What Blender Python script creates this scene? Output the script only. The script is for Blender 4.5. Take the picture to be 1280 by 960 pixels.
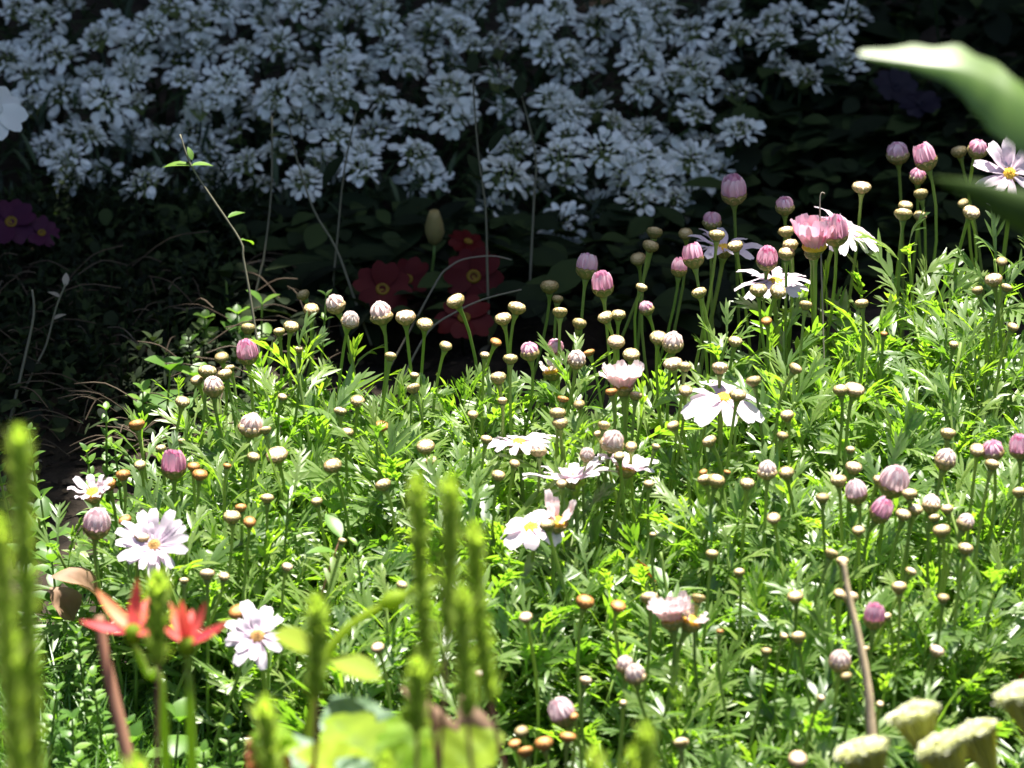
import bpy, math, random
import numpy as np
from mathutils import Vector, Matrix

random.seed(7); rng = np.random.default_rng(7)
R = math.radians
scn = bpy.context.scene
for o in list(bpy.data.objects):
    bpy.data.objects.remove(o)

# ------------------------------------------------------------------ camera, sky, sun, exposure
PITCH, DIST, HALF = R(24.0), 3.0, 0.29 / 3.0
TARGET = np.array([0.0, 0.0, 0.14])
CAM = TARGET + np.array([0.0, -DIST * math.cos(PITCH), DIST * math.sin(PITCH)])
FWD = np.array([0.0, math.cos(PITCH), -math.sin(PITCH)])
UP = np.array([0.0, math.sin(PITCH), math.cos(PITCH)])
RIGHT = np.array([1.0, 0.0, 0.0])
cd = bpy.data.cameras.new("camera"); cam = bpy.data.objects.new("camera", cd)
scn.collection.objects.link(cam); scn.camera = cam
cam.location = CAM; cam.rotation_euler = (R(90) - PITCH, 0, 0)
cd.sensor_width = 36; cd.lens = 18 / HALF; cd.clip_start = 0.05; cd.clip_end = 500
cd.dof.use_dof = True; cd.dof.focus_distance = 3.10; cd.dof.aperture_fstop = (cd.lens) / 14.0
cd.dof.aperture_blades = 0

SUN_EL, SUN_AZ = R(71), math.atan2(0.30, 0.95)          # azimuth measured from +Y towards +X
SUN = np.array([math.sin(SUN_AZ) * math.cos(SUN_EL), math.cos(SUN_AZ) * math.cos(SUN_EL), math.sin(SUN_EL)])
w = bpy.data.worlds.new("World"); scn.world = w; w.use_nodes = True
nt = w.node_tree; bg = nt.nodes['Background']; sk = nt.nodes.new('ShaderNodeTexSky')
sk.sky_type = 'NISHITA'; sk.sun_disc = False; sk.sun_elevation = SUN_EL; sk.sun_rotation = SUN_AZ; sk.dust_density = 2.0; sk.ozone_density = 1.2; sk.air_density = 1.0
nt.links.new(sk.outputs[0], bg.inputs[0]); bg.inputs[1].default_value = 0.07
sl = bpy.data.lights.new("sun", 'SUN'); sl.energy = 5.0; sl.angle = R(0.5); sl.color = (1.0, 0.955, 0.87)
so = bpy.data.objects.new("sun", sl); scn.collection.objects.link(so)
so.rotation_euler = Vector(SUN).to_track_quat('Z', 'Y').to_euler(); so.location = (0, 0, 6)
vs = scn.view_settings; vs.view_transform = 'Standard'; vs.look = 'None'; vs.gamma = 1; vs.use_curve_mapping = False
vs.exposure = 1.86
scn.cycles.max_bounces = 8; scn.cycles.transmission_bounces = 4; scn.cycles.diffuse_bounces = 4
scn.cycles.glossy_bounces = 2; scn.cycles.use_denoising = True
scn.cycles.sample_clamp_indirect = 6

# ------------------------------------------------------------------ geometry helpers
def ray(px, py):
    d = FWD + RIGHT * ((px - 640) / 640 * HALF) + UP * ((480 - py) / 640 * HALF)
    return d
def at(px, py, d):                    # a point at forward distance d
    return CAM + ray(px, py) * d
def on(px, py, a, b, c):              # where the ray meets z = a + b x + c y
    r = ray(px, py)
    t = (a + b * CAM[0] + c * CAM[1] - CAM[2]) / (r[2] - b * r[0] - c * r[1])
    return CAM + r * t
PX = 0.58 / 1280                      # metres per pixel in the focus plane
HEAD = (0.135, 0.10, 0.08); FOL = (0.109, 0.07, 0.09); TUFT = (-0.225, 0.0, 0.45)

def unit(v):
    v = np.asarray(v, float); n = np.linalg.norm(v); return v / (n if n > 1e-9 else 1)
def frame(z, roll=0.0):               # rotation matrix whose third column is z
    z = unit(z); h = np.array([1.0, 0, 0]) if abs(z[0]) < .9 else np.array([0, 1.0, 0])
    x = unit(np.cross(h, z)); y = np.cross(z, x)
    c, s = math.cos(roll), math.sin(roll)
    return np.stack([x * c + y * s, -x * s + y * c, z], axis=1)
def rotz(a):
    c, s = math.cos(a), math.sin(a); return np.array([[c, -s, 0], [s, c, 0], [0, 0, 1.0]])
def rotx(a):
    c, s = math.cos(a), math.sin(a); return np.array([[1, 0, 0], [0, c, -s], [0, s, c]])
def roty(a):
    c, s = math.cos(a), math.sin(a); return np.array([[c, 0, s], [0, 1, 0], [-s, 0, c]])

class MB:
    def __init__(s): s.v = []; s.q = []; s.t = []; s.c = []; s.n = 0
    def add(s, V, Q=None, T=None, tint=0.5):
        V = np.asarray(V, float)
        if Q is not None and len(Q): s.q.append(np.asarray(Q, int) + s.n)
        if T is not None and len(T): s.t.append(np.asarray(T, int) + s.n)
        s.v.append(V); s.c.append(np.broadcast_to(np.asarray(tint, float), (len(V),)).copy()); s.n += len(V)
    def merge(s, o, M=np.eye(3), t=(0, 0, 0), sc=1.0, dt=0.0):
        V, Q, T, C = o.arrays(); s.add(V @ np.asarray(M).T * sc + np.asarray(t), Q, T, C + dt)
    def arrays(s):
        V = np.concatenate(s.v) if s.v else np.zeros((0, 3))
        Q = np.concatenate(s.q) if s.q else np.zeros((0, 4), int)
        T = np.concatenate(s.t) if s.t else np.zeros((0, 3), int)
        C = np.concatenate(s.c) if s.c else np.zeros(0)
        s.v, s.q, s.t, s.c = [V], [Q] if len(Q) else [], [T] if len(T) else [], [C]
        return V, Q, T, C
    def mesh(s, name, mat, off=(0, 0, 0), smooth=True):
        V, Q, T, C = s.arrays(); V = V - np.asarray(off)
        m = bpy.data.meshes.new(name)
        m.vertices.add(len(V)); m.vertices.foreach_set('co', V.astype(np.float32).ravel())
        loops = np.concatenate([Q.ravel(), T.ravel()]).astype(np.int32)
        sizes = np.concatenate([np.full(len(Q), 4), np.full(len(T), 3)]).astype(np.int32)
        starts = np.concatenate([[0], np.cumsum(sizes)[:-1]]).astype(np.int32)
        m.loops.add(len(loops)); m.loops.foreach_set('vertex_index', loops)
        m.polygons.add(len(sizes)); m.polygons.foreach_set('loop_start', starts)
        m.polygons.foreach_set('use_smooth', np.full(len(sizes), smooth))
        m.update(calc_edges=True); m.validate()
        a = m.attributes.new('tint', 'FLOAT', 'POINT'); a.data.foreach_set('value', C.astype(np.float32))
        if mat: m.materials.append(mat)
        return m

def blade(L, W, prof, fold=0.15, droop=0.0, across=2, y0=0.0):
    """A leaf or petal along +Y, flat side up (+Z), widths from prof, folded along its midrib and curving down by droop."""
    n = len(prof); ys = np.linspace(0, 1, n); V = []
    for t, p in zip(ys, prof):
        for k in range(across + 1):
            u = -1 + 2 * k / across
            V.append((u * p * W / 2, y0 + t * L, abs(u) * p * W / 2 * fold))
    V = np.array(V); c = across + 1
    Q = [(i * c + k, i * c + k + 1, (i + 1) * c + k + 1, (i + 1) * c + k) for i in range(n - 1) for k in range(across)]
    if abs(droop) > 1e-4: V = bend(V, droop, L + y0)
    return V, np.array(Q)
def bend(V, droop, L):
    V = V.copy(); a = droop * V[:, 1] / L; k = L / droop
    y = k * np.sin(a) + V[:, 2] * np.sin(a); z = -k * (1 - np.cos(a)) + V[:, 2] * np.cos(a)
    V[:, 1] = y; V[:, 2] = z; return V
LANCE = (.35, .8, 1.0, .75, .06); OVATE = (.15, .75, 1.0, .9, .55, .05); BLUNT = (.42, .7, .92, 1.0, .88, .42); LOBE = (.5, .8, 1.0, .7, .08)

def tube(mb, pts, rad, seg=6, cap=True, tint=0.5):
    P = np.asarray(pts, float); n = len(P); rad = np.broadcast_to(np.asarray(rad, float), (n,))
    V = []; prev = None
    for i in range(n):
        d = unit(P[min(i + 1, n - 1)] - P[max(i - 1, 0)])
        if prev is None:
            F = frame(d); x = F[:, 0]
        else:
            x = unit(prev - d * np.dot(prev, d))
        prev = x; y = np.cross(d, x)
        for k in range(seg):
            a = 2 * math.pi * k / seg; V.append(P[i] + rad[i] * (x * math.cos(a) + y * math.sin(a)))
    Q = [(i * seg + k, i * seg + (k + 1) % seg, (i + 1) * seg + (k + 1) % seg, (i + 1) * seg + k) for i in range(n - 1) for k in range(seg)]
    T = []
    if cap:
        V.append(P[-1]); e = len(V) - 1; T = [((n - 1) * seg + k, (n - 1) * seg + (k + 1) % seg, e) for k in range(seg)]
        V.append(P[0]); e = len(V) - 1; T += [((k + 1) % seg, k, e) for k in range(seg)]
    mb.add(V, Q, T, tint)
def lathe(mb, prof, seg=14, tint=None, wob=0.0):
    V = []; C = []
    for i, (r, z) in enumerate(prof):
        for k in range(seg):
            a = 2 * math.pi * k / seg; rr = r * (1 + wob * math.sin(a * 5 + i))
            V.append((rr * math.cos(a), rr * math.sin(a), z)); C.append(tint[i] if tint else .5)
    Q = [(i * seg + k, i * seg + (k + 1) % seg, (i + 1) * seg + (k + 1) % seg, (i + 1) * seg + k) for i in range(len(prof) - 1) for k in range(seg)]
    mb.add(V, Q, None, C)
def curve(a, b, c, d, n=8):
    t = np.linspace(0, 1, n)[:, None]
    return (1 - t) ** 3 * a + 3 * (1 - t) ** 2 * t * b + 3 * (1 - t) * t * t * c + t ** 3 * d
def smooth_path(pts, n=4):
    P = np.asarray(pts, float)
    if len(P) < 3: return P
    out = []
    for i in range(len(P) - 1):
        p0, p1, p2, p3 = P[max(i - 1, 0)], P[i], P[i + 1], P[min(i + 2, len(P) - 1)]
        for k in range(n):
            t = k / n
            out.append(.5 * (2 * p1 + (p2 - p0) * t + (2 * p0 - 5 * p1 + 4 * p2 - p3) * t * t + (-p0 + 3 * p1 - 3 * p2 + p3) * t ** 3))
    out.append(P[-1]); return np.array(out)

def thing(name, label, cat, loc, group=None):
    o = bpy.data.objects.new(name, None); scn.collection.objects.link(o); o.location = loc; o.empty_display_size = .01
    o['label'] = label; o['category'] = cat
    if group: o['group'] = group
    return o
def part(name, mesh, parent, loc=(0, 0, 0), M=None, sc=1.0):
    o = bpy.data.objects.new(name, mesh); scn.collection.objects.link(o); o.parent = parent
    if M is not None:
        m4 = Matrix([list(r) for r in np.asarray(M)]).to_4x4()
        o.matrix_local = Matrix.Translation(Vector(loc)) @ m4 @ Matrix.Scale(sc, 4)
    else:
        o.location = loc; o.scale = (sc, sc, sc)
    return o
def single(name, mesh, label=None, cat=None, kind=None, group=None, loc=(0, 0, 0)):
    o = bpy.data.objects.new(name, mesh); scn.collection.objects.link(o); o.location = loc
    for k, v in (('label', label), ('category', cat), ('kind', kind), ('group', group)):
        if v: o[k] = v
    return o

# ------------------------------------------------------------------ materials
def ramp_mat(name, stops, rough=.5, trans=0.0, spec=.5, rnd=.25, noise=0.0, nscale=200, bump=0.0, tmul=(1.5, 1.6, .9), sheen=0):
    """Colour picked by each piece's own 'tint' with some per-object and noise variety; trans lets light through thin blades."""
    m = bpy.data.materials.new(name); m.use_nodes = True; n = m.node_tree.nodes; l = m.node_tree.links
    b = n['Principled BSDF']; out = n['Material Output']
    at_ = n.new('ShaderNodeAttribute'); at_.attribute_name = 'tint'
    oi = n.new('ShaderNodeObjectInfo'); mr = n.new('ShaderNodeMath'); mr.operation = 'MULTIPLY_ADD'
    l.new(oi.outputs['Random'], mr.inputs[0]); mr.inputs[1].default_value = rnd; l.new(at_.outputs['Fac'], mr.inputs[2])
    sub = n.new('ShaderNodeMath'); sub.operation = 'SUBTRACT'; l.new(mr.outputs[0], sub.inputs[0]); sub.inputs[1].default_value = rnd / 2
    src = sub.outputs[0]
    tc = n.new('ShaderNodeTexCoord')
    if noise or bump:
        nz = n.new('ShaderNodeTexNoise'); nz.inputs['Scale'].default_value = nscale; nz.inputs['Detail'].default_value = 3
        l.new(tc.outputs['Object'], nz.inputs['Vector'])
    if noise:
        ma = n.new('ShaderNodeMath'); ma.operation = 'MULTIPLY_ADD'; l.new(nz.outputs['Fac'], ma.inputs[0]); ma.inputs[1].default_value = noise
        s2 = n.new('ShaderNodeMath'); s2.operation = 'SUBTRACT'; l.new(src, s2.inputs[0]); s2.inputs[1].default_value = noise / 2
        l.new(s2.outputs[0], ma.inputs[2]); src = ma.outputs[0]
    cr = n.new('ShaderNodeValToRGB'); l.new(src, cr.inputs[0]); e = cr.color_ramp.elements
    while len(e) < len(stops): e.new(.5)
    for i, (p, c) in enumerate(stops): e[i].position = p; e[i].color = (*c, 1)
    l.new(cr.outputs[0], b.inputs['Base Color']); b.inputs['Roughness'].default_value = rough
    b.inputs['Specular IOR Level'].default_value = spec
    if bump:
        bp = n.new('ShaderNodeBump'); bp.inputs['Strength'].default_value = bump; bp.inputs['Distance'].default_value = .001
        l.new(nz.outputs['Fac'], bp.inputs['Height']); l.new(bp.outputs[0], b.inputs['Normal'])
    if trans:
        tr = n.new('ShaderNodeBsdfTranslucent'); mc = n.new('ShaderNodeMix'); mc.data_type = 'RGBA'; mc.blend_type = 'MULTIPLY'; mc.inputs[0].default_value = 1
        l.new(cr.outputs[0], mc.inputs[6]); mc.inputs[7].default_value = (*tmul, 1); l.new(mc.outputs[2], tr.inputs[0])
        mx = n.new('ShaderNodeMixShader'); mx.inputs[0].default_value = trans
        l.new(b.outputs[0], mx.inputs[1]); l.new(tr.outputs[0], mx.inputs[2]); l.new(mx.outputs[0], out.inputs[0])
    return m

M = {}
M['leaf'] = ramp_mat('marguerite_leaf', [(0, (.07, .13, .035)), (.5, (.135, .215, .058)), (1, (.21, .28, .075))], .40, .48, .8, .35, tmul=(1.95, 2.4, .4))
M['stalk'] = ramp_mat('green_stalk', [(0, (.15, .24, .05)), (1, (.27, .36, .09))], .45, .25, .4, .4, tmul=(2, 2, .6))
M['gold'] = ramp_mat('golden_bud_scales', [(0, (.11, .16, .03)), (.28, (.19, .18, .06)), (.5, (.33, .23, .09)), (.72, (.50, .38, .18)), (.9, (.74, .63, .42)), (1, (.80, .72, .54))], .6, .08, .25, .12, .22, 900, tmul=(1.2, 1.1, .8))
M['cream'] = ramp_mat('cream_bud_scales', [(0, (.12, .16, .04)), (.28, (.24, .2, .08)), (.5, (.44, .31, .16)), (.72, (.62, .45, .28)), (.9, (.80, .70, .56)), (1, (.84, .76, .66))], .6, .1, .25, .12, .2, 900, tmul=(1.2, 1.1, .9))
M['brown'] = ramp_mat('brown_bud_scales', [(0, (.12, .11, .03)), (.3, (.22, .11, .03)), (.55, (.38, .16, .04)), (.8, (.48, .23, .07)), (1, (.55, .34, .13))], .55, .05, .3, .12, .2, 900)
M['dull'] = ramp_mat('olive_bud_scales', [(0, (.10, .13, .03)), (.3, (.17, .15, .05)), (.55, (.27, .21, .08)), (.8, (.36, .27, .13)), (1, (.45, .37, .2))], .6, .05, .25, .12, .2, 900)
M['pink'] = ramp_mat('deep_pink_petal', [(0, (.66, .26, .41)), (.5, (.79, .46, .57)), (1, (.87, .69, .75))], .5, .35, .3, .3, .25, 500, tmul=(1.05, .92, 1.05))
M['pale'] = ramp_mat('pale_pink_petal', [(0, (.76, .50, .54)), (.5, (.83, .68, .69)), (1, (.87, .80, .80))], .5, .4, .3, .25, .25, 400, tmul=(1.05, .95, 1.0))
M['white'] = ramp_mat('white_lilac_petal', [(0, (.62, .44, .54)), (.5, (.76, .64, .72)), (1, (.84, .77, .81))], .5, .4, .3, .25, .5, 500, tmul=(1.02, .97, 1.02))
M['disc'] = ramp_mat('yellow_disc', [(0, (.45, .20, .02)), (.5, (.72, .42, .03)), (1, (.85, .62, .10))], .6, 0, .3, .15, .5, 1500, .6)
M['browndisc'] = ramp_mat('brown_disc', [(0, (.22, .10, .05)), (.5, (.45, .25, .08)), (1, (.7, .5, .12))], .6, 0, .3, .15, .5, 1500, .6)
M['tuft'] = ramp_mat('candytuft_petal', [(0, (.52, .52, .44)), (.45, (.76, .78, .72)), (1, (.87, .89, .85))], .55, .3, .3, .45, .1, 300, tmul=(1, 1, 1))
M['tuftcentre'] = ramp_mat('candytuft_centre', [(0, (.16, .22, .06)), (1, (.5, .52, .22))], .6, .2, .3, .3, .3, 900)
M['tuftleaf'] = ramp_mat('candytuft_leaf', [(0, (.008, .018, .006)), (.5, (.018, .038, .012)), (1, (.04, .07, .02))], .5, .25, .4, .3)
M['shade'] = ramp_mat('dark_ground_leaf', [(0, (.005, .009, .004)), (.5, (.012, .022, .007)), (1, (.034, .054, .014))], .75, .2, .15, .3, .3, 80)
M['weed'] = ramp_mat('weed_leaf', [(0, (.06, .14, .025)), (.5, (.11, .22, .035)), (1, (.18, .30, .05))], .42, .4, .45, .3, .2, 150, tmul=(1.8, 1.9, .6))
M['grass'] = ramp_mat('fine_grass', [(0, (.04, .11, .015)), (1, (.10, .21, .025))], .35, .35, .5, .3, tmul=(1.8, 2.0, .5))
M['spike'] = ramp_mat('spike_leaf', [(0, (.20, .29, .06)), (.5, (.28, .38, .08)), (1, (.38, .48, .11))], .5, .62, .3, .2, tmul=(1.45, 1.6, .55))
M['lime'] = ramp_mat('lime_leaf', [(0, (.10, .20, .012)), (.5, (.18, .31, .02)), (1, (.28, .41, .03))], .6, .55, .2, .2, .45, 45, tmul=(1.7, 1.6, .4))
M['limebright'] = ramp_mat('bright_lime_leaf', [(0, (.17, .27, .02)), (.5, (.27, .39, .03)), (1, (.38, .48, .05))], .6, .55, .2, .15, .35, 45, tmul=(1.6, 1.5, .4))
M['bluegreen'] = ramp_mat('bluish_leaf', [(0, (.06, .13, .06)), (1, (.18, .28, .16))], .5, .3, .4, .2, .4, 60)
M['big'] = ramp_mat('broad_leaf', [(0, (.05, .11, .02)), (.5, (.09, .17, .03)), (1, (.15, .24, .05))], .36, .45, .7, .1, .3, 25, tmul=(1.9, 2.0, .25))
M['bigshaded'] = ramp_mat('shaded_broad_leaf', [(0, (.02, .045, .008)), (1, (.05, .09, .015))], .6, .4, .2, .1, .3, 25, tmul=(1.6, 1.8, .3))  # broad leaf colour darkened to stand for the upper leaf's shade
M['creamtip'] = ramp_mat('cream_pink_petal', [(0, (.78, .56, .55)), (.5, (.86, .75, .71)), (1, (.89, .85, .80))], .5, .4, .3, .25, .25, 400, tmul=(1.05, .97, .95))
M['lilac'] = ramp_mat('lilac_petal', [(0, (.46, .33, .42)), (.5, (.62, .52, .60)), (1, (.76, .70, .75))], .5, .35, .3, .25, .5, 500, tmul=(1.02, .95, 1.02))
M['red'] = ramp_mat('coral_red_petal', [(0, (.56, .05, .07)), (.5, (.70, .13, .10)), (1, (.78, .28, .13))], .5, .35, .3, .2, .4, 60, tmul=(1.2, .9, .8))
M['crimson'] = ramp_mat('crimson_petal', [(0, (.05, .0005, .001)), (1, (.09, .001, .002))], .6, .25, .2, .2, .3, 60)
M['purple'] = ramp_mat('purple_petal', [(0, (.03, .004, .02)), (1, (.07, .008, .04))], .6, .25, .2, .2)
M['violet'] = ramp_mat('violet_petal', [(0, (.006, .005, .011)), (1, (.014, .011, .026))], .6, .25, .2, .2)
M['yellow'] = ramp_mat('yellow_eye', [(0, (.12, .06, .004)), (1, (.22, .14, .01))], .6, .1, .2, .2, .3, 300)
M['umbel'] = ramp_mat('cream_umbel_florets', [(0, (.52, .56, .2)), (.5, (.76, .78, .5)), (1, (.87, .87, .74))], .6, .35, .3, .1, .3, 500, tmul=(1.1, 1.1, .6))
M['umbelray'] = ramp_mat('umbel_rays', [(0, (.50, .54, .12)), (1, (.72, .74, .26))], .55, .65, .3, .1, .3, 300, tmul=(1.3, 1.25, .5))
M['deadstalk'] = ramp_mat('dry_stalk', [(0, (.36, .26, .14)), (1, (.60, .48, .30))], .7, 0, .3, .2, .5, 120, .3)
M['reddishstalk'] = ramp_mat('reddish_stalk', [(0, (.28, .13, .08)), (1, (.46, .25, .16))], .6, .1, .3, .2, .5, 120)
M['deadleaf'] = ramp_mat('dead_leaf', [(0, (.12, .065, .04)), (.5, (.26, .16, .10)), (1, (.46, .34, .24))], .65, .15, .3, .1, .6, 60, .4)
M['rustleaf'] = ramp_mat('rust_leaf', [(0, (.18, .04, .015)), (1, (.5, .16, .04))], .55, .2, .3, .2, .5, 90)
M['dry'] = ramp_mat('dry_grass', [(0, (.16, .14, .10)), (1, (.32, .29, .23))], .6, .2, .3, .3)
M['twig'] = ramp_mat('weed_stem', [(0, (.09, .085, .05)), (1, (.20, .19, .13))], .6, .1, .3, .3)
M['litter'] = ramp_mat('leaf_litter', [(0, (.015, .011, .008)), (.5, (.05, .035, .022)), (.85, (.08, .06, .04)), (1, (.2, .17, .13))], .8, 0, .2, .1, .3, 200)
M['bark'] = ramp_mat('bark', [(0, (.05, .035, .025)), (1, (.16, .12, .09))], .9, 0, .2, .1, .8, 20, .5)
M['canopy'] = ramp_mat('tree_leaf', [(0, (.03, .06, .015)), (1, (.07, .12, .025))], .5, .12, .4, .2)

# ------------------------------------------------------------------ ground
def hgt(x, y):
    return (.012 * math.sin(x * 9 + 1.3) * math.cos(y * 7) + .006 * math.sin(x * 31 + y * 17) + .004 * math.sin(x * 53 - y * 61 + 2) - .012)
gs = bpy.data.materials.new('soil'); gs.use_nodes = True
n = gs.node_tree.nodes; l = gs.node_tree.links; b = n['Principled BSDF']; b.inputs['Roughness'].default_value = .9; b.inputs['Specular IOR Level'].default_value = .2
tc = n.new('ShaderNodeTexCoord'); nz = n.new('ShaderNodeTexNoise'); nz.inputs['Scale'].default_value = 70; nz.inputs['Detail'].default_value = 8
l.new(tc.outputs['Object'], nz.inputs['Vector']); cr = n.new('ShaderNodeValToRGB'); l.new(nz.outputs['Fac'], cr.inputs[0])
e = cr.color_ramp.elements; e[0].position = .3; e[0].color = (.008, .006, .004, 1); e[1].position = .75; e[1].color = (.045, .032, .022, 1)
l.new(cr.outputs[0], b.inputs['Base Color']); bp = n.new('ShaderNodeBump'); bp.inputs['Distance'].default_value = .006
l.new(nz.outputs['Fac'], bp.inputs['Height']); l.new(bp.outputs[0], b.inputs['Normal'])
ax = np.concatenate([-np.geomspace(60, 1.05, 16), np.linspace(-1, 1, 81), np.geomspace(1.05, 60, 16)])
mb = MB(); N = len(ax)
V = [(x, y + .2, hgt(x, y + .2) if abs(x) < 1.01 and abs(y) < 1.01 else -.012) for y in ax for x in ax]
mb.add(V, [(j * N + i, j * N + i + 1, (j + 1) * N + i + 1, (j + 1) * N + i) for j in range(N - 1) for i in range(N - 1)])
single('ground', mb.mesh('ground', gs), kind='structure')

# ------------------------------------------------------------------ the tree behind, whose crown shades the back of the bed
EDGE = [(-500, 760), (0, 580), (150, 500), (300, 412), (420, 385), (600, 372), (700, 366), (800, 335), (890, 290), (1000, 262), (1110, 215), (1180, 175), (1300, 140), (1700, 20)]
ew = np.array([on(px, py, *HEAD)[:2] for px, py in EDGE])
def edge_y(x): return np.interp(x, ew[:, 0], ew[:, 1])
crown = MB(); cnt = 0
LF, LQ = blade(.09, .05, OVATE, .2, .5)
SUNSPOTS = [on(px, py, z, 0, 0) for px, py, z in ((205, 462, .05), (236, 470, .045), (130, 510, .07), (130, 535, .05), (45, 535, .07), (15, 570, .06), (318, 388, .04), (390, 372, .09), (66, 640, .04), (300, 395, .04), (178, 492, .05))] + [at(238, 205, 3.22)]
def canopy_leaf(x, y, z0, big=1.0):
    z = random.uniform(1.75, 2.25); k = (z - z0) / SUN[2]
    p = np.array([x, y, z0]) + SUN * k
    if any(np.linalg.norm(np.cross(p - q, SUN)) < .068 * (big if big > 1 else 1) for q in SUNSPOTS): return
    Mx = rotz(random.uniform(0, 6.28)) @ rotx(random.gauss(-.15, .35)) @ roty(random.gauss(0, .3))
    crown.add(LF @ Mx.T * (random.uniform(.7, 1.15) * big) + p, LQ, None, random.random())
while cnt < 11500:
    far = random.random() < .35
    x = random.uniform(-2.6, 2.4) if far else random.uniform(-1.0, 1.0); y0 = edge_y(x) + .075
    y = y0 + random.uniform(0, 1.0) ** 1.25 * (2.6 if far else 1.5)
    if y > 2.6: continue
    if random.random() < .6 and -.3 < x < -.1 and .1 < y - y0 < .2 and (math.sin(x * 40) > .6): continue
    canopy_leaf(x, y, .14, 1.6 if far and y - y0 > .15 else 1); cnt += 1
for k in range(900):                                    # the crown's own dense rim
    x = random.uniform(-.7, .7); canopy_leaf(x, edge_y(x) + random.uniform(.075, .14), .14)
tr = thing('shade_tree', 'leafy tree standing behind the bed whose crown shades the white flowers', 'tree', (1.1, 2.9, 0))
tm = MB(); tube(tm, smooth_path([(1.1, 2.9, -.05), (1.05, 2.85, .8), (.9, 2.6, 1.6), (.7, 2.2, 2.0)]), np.linspace(.09, .04, 13), 10)
for a, bb in (((1.0, 2.75, 1.3), (-.6, 2.1, 2.0)), ((.9, 2.6, 1.6), (.2, 1.7, 2.05)), ((.95, 2.7, 1.5), (1.5, 2.0, 2.05)), ((1.0, 2.75, 1.3), (-.1, 1.4, 2.1))):
    a = np.array(a); bb = np.array(bb); tube(tm, smooth_path([a, (a + bb) / 2 + (0, 0, .15), bb]), np.linspace(.035, .01, 9), 7)
part('trunk', tm.mesh('trunk', M['bark'], (1.1, 2.9, 0)), tr); part('crown', crown.mesh('crown', M['canopy'], (1.1, 2.9, 0)), tr)

hd = thing('sky_blocking_hedge', 'unseen hedge added round the flower bed to block sky light', 'hedge', (0, 2.6, 0))  # out of view, added to keep sky light off the shaded flowers
hc = MB(); hf = MB(); LH, LHQ = blade(.11, .06, OVATE, .2, .4)
for (x0, y0, x1, y1, H) in ((-2.4, 2.5, 2.6, 2.9, 1.9), (-2.5, -5.6, -2.1, 2.5, 1.5), (2.3, -5.6, 2.7, 2.5, 1.5), (-2.5, -6.0, 2.7, -5.6, 1.2)):
    q = .06; V = [(x, y, z) for z in (-.02, H - q) for x, y in ((x0 + q, y0 + q), (x1 - q, y0 + q), (x1 - q, y1 - q), (x0 + q, y1 - q))]
    hc.add(V, [(0, 3, 2, 1), (4, 5, 6, 7), (0, 1, 5, 4), (1, 2, 6, 5), (2, 3, 7, 6), (3, 0, 4, 7)], None, .2)  # solid box inside the added hedge, stops light passing through
    for k in range(int(700 * (x1 - x0 + y1 - y0))):
        f = random.random(); x = random.uniform(x0, x1); y = random.uniform(y0, y1); z = random.uniform(0, H); g = random.random()
        if g < .3: z = H - q
        elif (x1 - x0) > (y1 - y0): y = y0 + q if g < .65 else y1 - q
        else: x = x0 + q if g < .65 else x1 - q
        Mx = rotz(random.uniform(0, 6.28)) @ rotx(random.gauss(0, .6)) @ roty(random.gauss(0, .6)); hf.add(LH @ Mx.T * random.uniform(.6, 1.1) + np.array([x, y, z]) + rng.normal(0, .025, 3), LHQ, None, random.random())
part('core', hc.mesh('core', M['bark'], (0, 2.6, 0), False), hd); part('foliage', hf.mesh('foliage', M['canopy'], (0, 2.6, 0)), hd)

# ------------------------------------------------------------------ marguerite shoots
def pinnate(L, wide=1.0):
    mb = MB(); V, Q = blade(L, L * .085 * wide, (.4, .42, .55, .85, 1.0, .7, .06), .25); mb.add(V, Q)
    for t, ln, an in ((.36, .30, .60), (.52, .40, .52), (.68, .34, .45), (.82, .2, .4)):
        for s in (-1, 1):
            if random.random() < .2: continue
            V, Q = blade(L * ln * random.uniform(.75, 1.2), L * .068 * wide, LOBE, .2, random.uniform(-.2, .5))
            a = -s * (an + random.uniform(-.15, .15))
            mb.add(V @ (rotz(a) @ roty(random.uniform(-.4, .4))).T + (0, L * t * random.uniform(.93, 1.05), 0), Q)
    V, Q, T, C = mb.arrays(); out = MB(); out.add(bend(V, random.uniform(.1, .9), L), Q); return out
def shoot(H=.085, nl=16, L0=.03, wide=1.0):
    st = MB(); lf = MB(); lean = np.array([random.uniform(-.25, .25), random.uniform(-.25, .25), 1])
    top = lean * H; path = curve(np.zeros(3), np.array([0, 0, H * .4]), top * .7, top, 6)
    tube(st, path, np.linspace(.0013, .0008, 6), 5, tint=.4)
    az = random.uniform(0, 6.28)
    for i in range(nl):
        f = (i + .5) / nl; az += 2.4 + random.uniform(-.4, .4)
        p = path[0] + (path[-1] - path[0]) * (.12 + .88 * f)
        el = R(20 + 56 * f ** 1.2 + random.uniform(-16, 14)); L = L0 * (1.15 - .55 * f ** 2) * random.uniform(.8, 1.2)
        pl = pinnate(L, wide); lf.merge(pl, rotz(az) @ rotx(el) @ roty(random.gauss(0, .35)), p, 1, random.gauss(0, .2) + .12 * (f - .5))
    return st, lf
SH = [shoot(random.uniform(.07, .1), random.choice((11, 13, 15)), random.uniform(.038, .054), random.uniform(.85, 1.15)) for _ in range(18)]
SHM = [(s.mesh('stem', M['stalk']), f.mesh('foliage', M['leaf'])) for s, f in SH]
def inside(px, py, poly):
    c = False; j = len(poly) - 1
    for i in range(len(poly)):
        xi, yi = poly[i]; xj, yj = poly[j]
        if (yi > py) != (yj > py) and px < (xj - xi) * (py - yi) / (yj - yi) + xi: c = not c
        j = i
    return c
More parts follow.
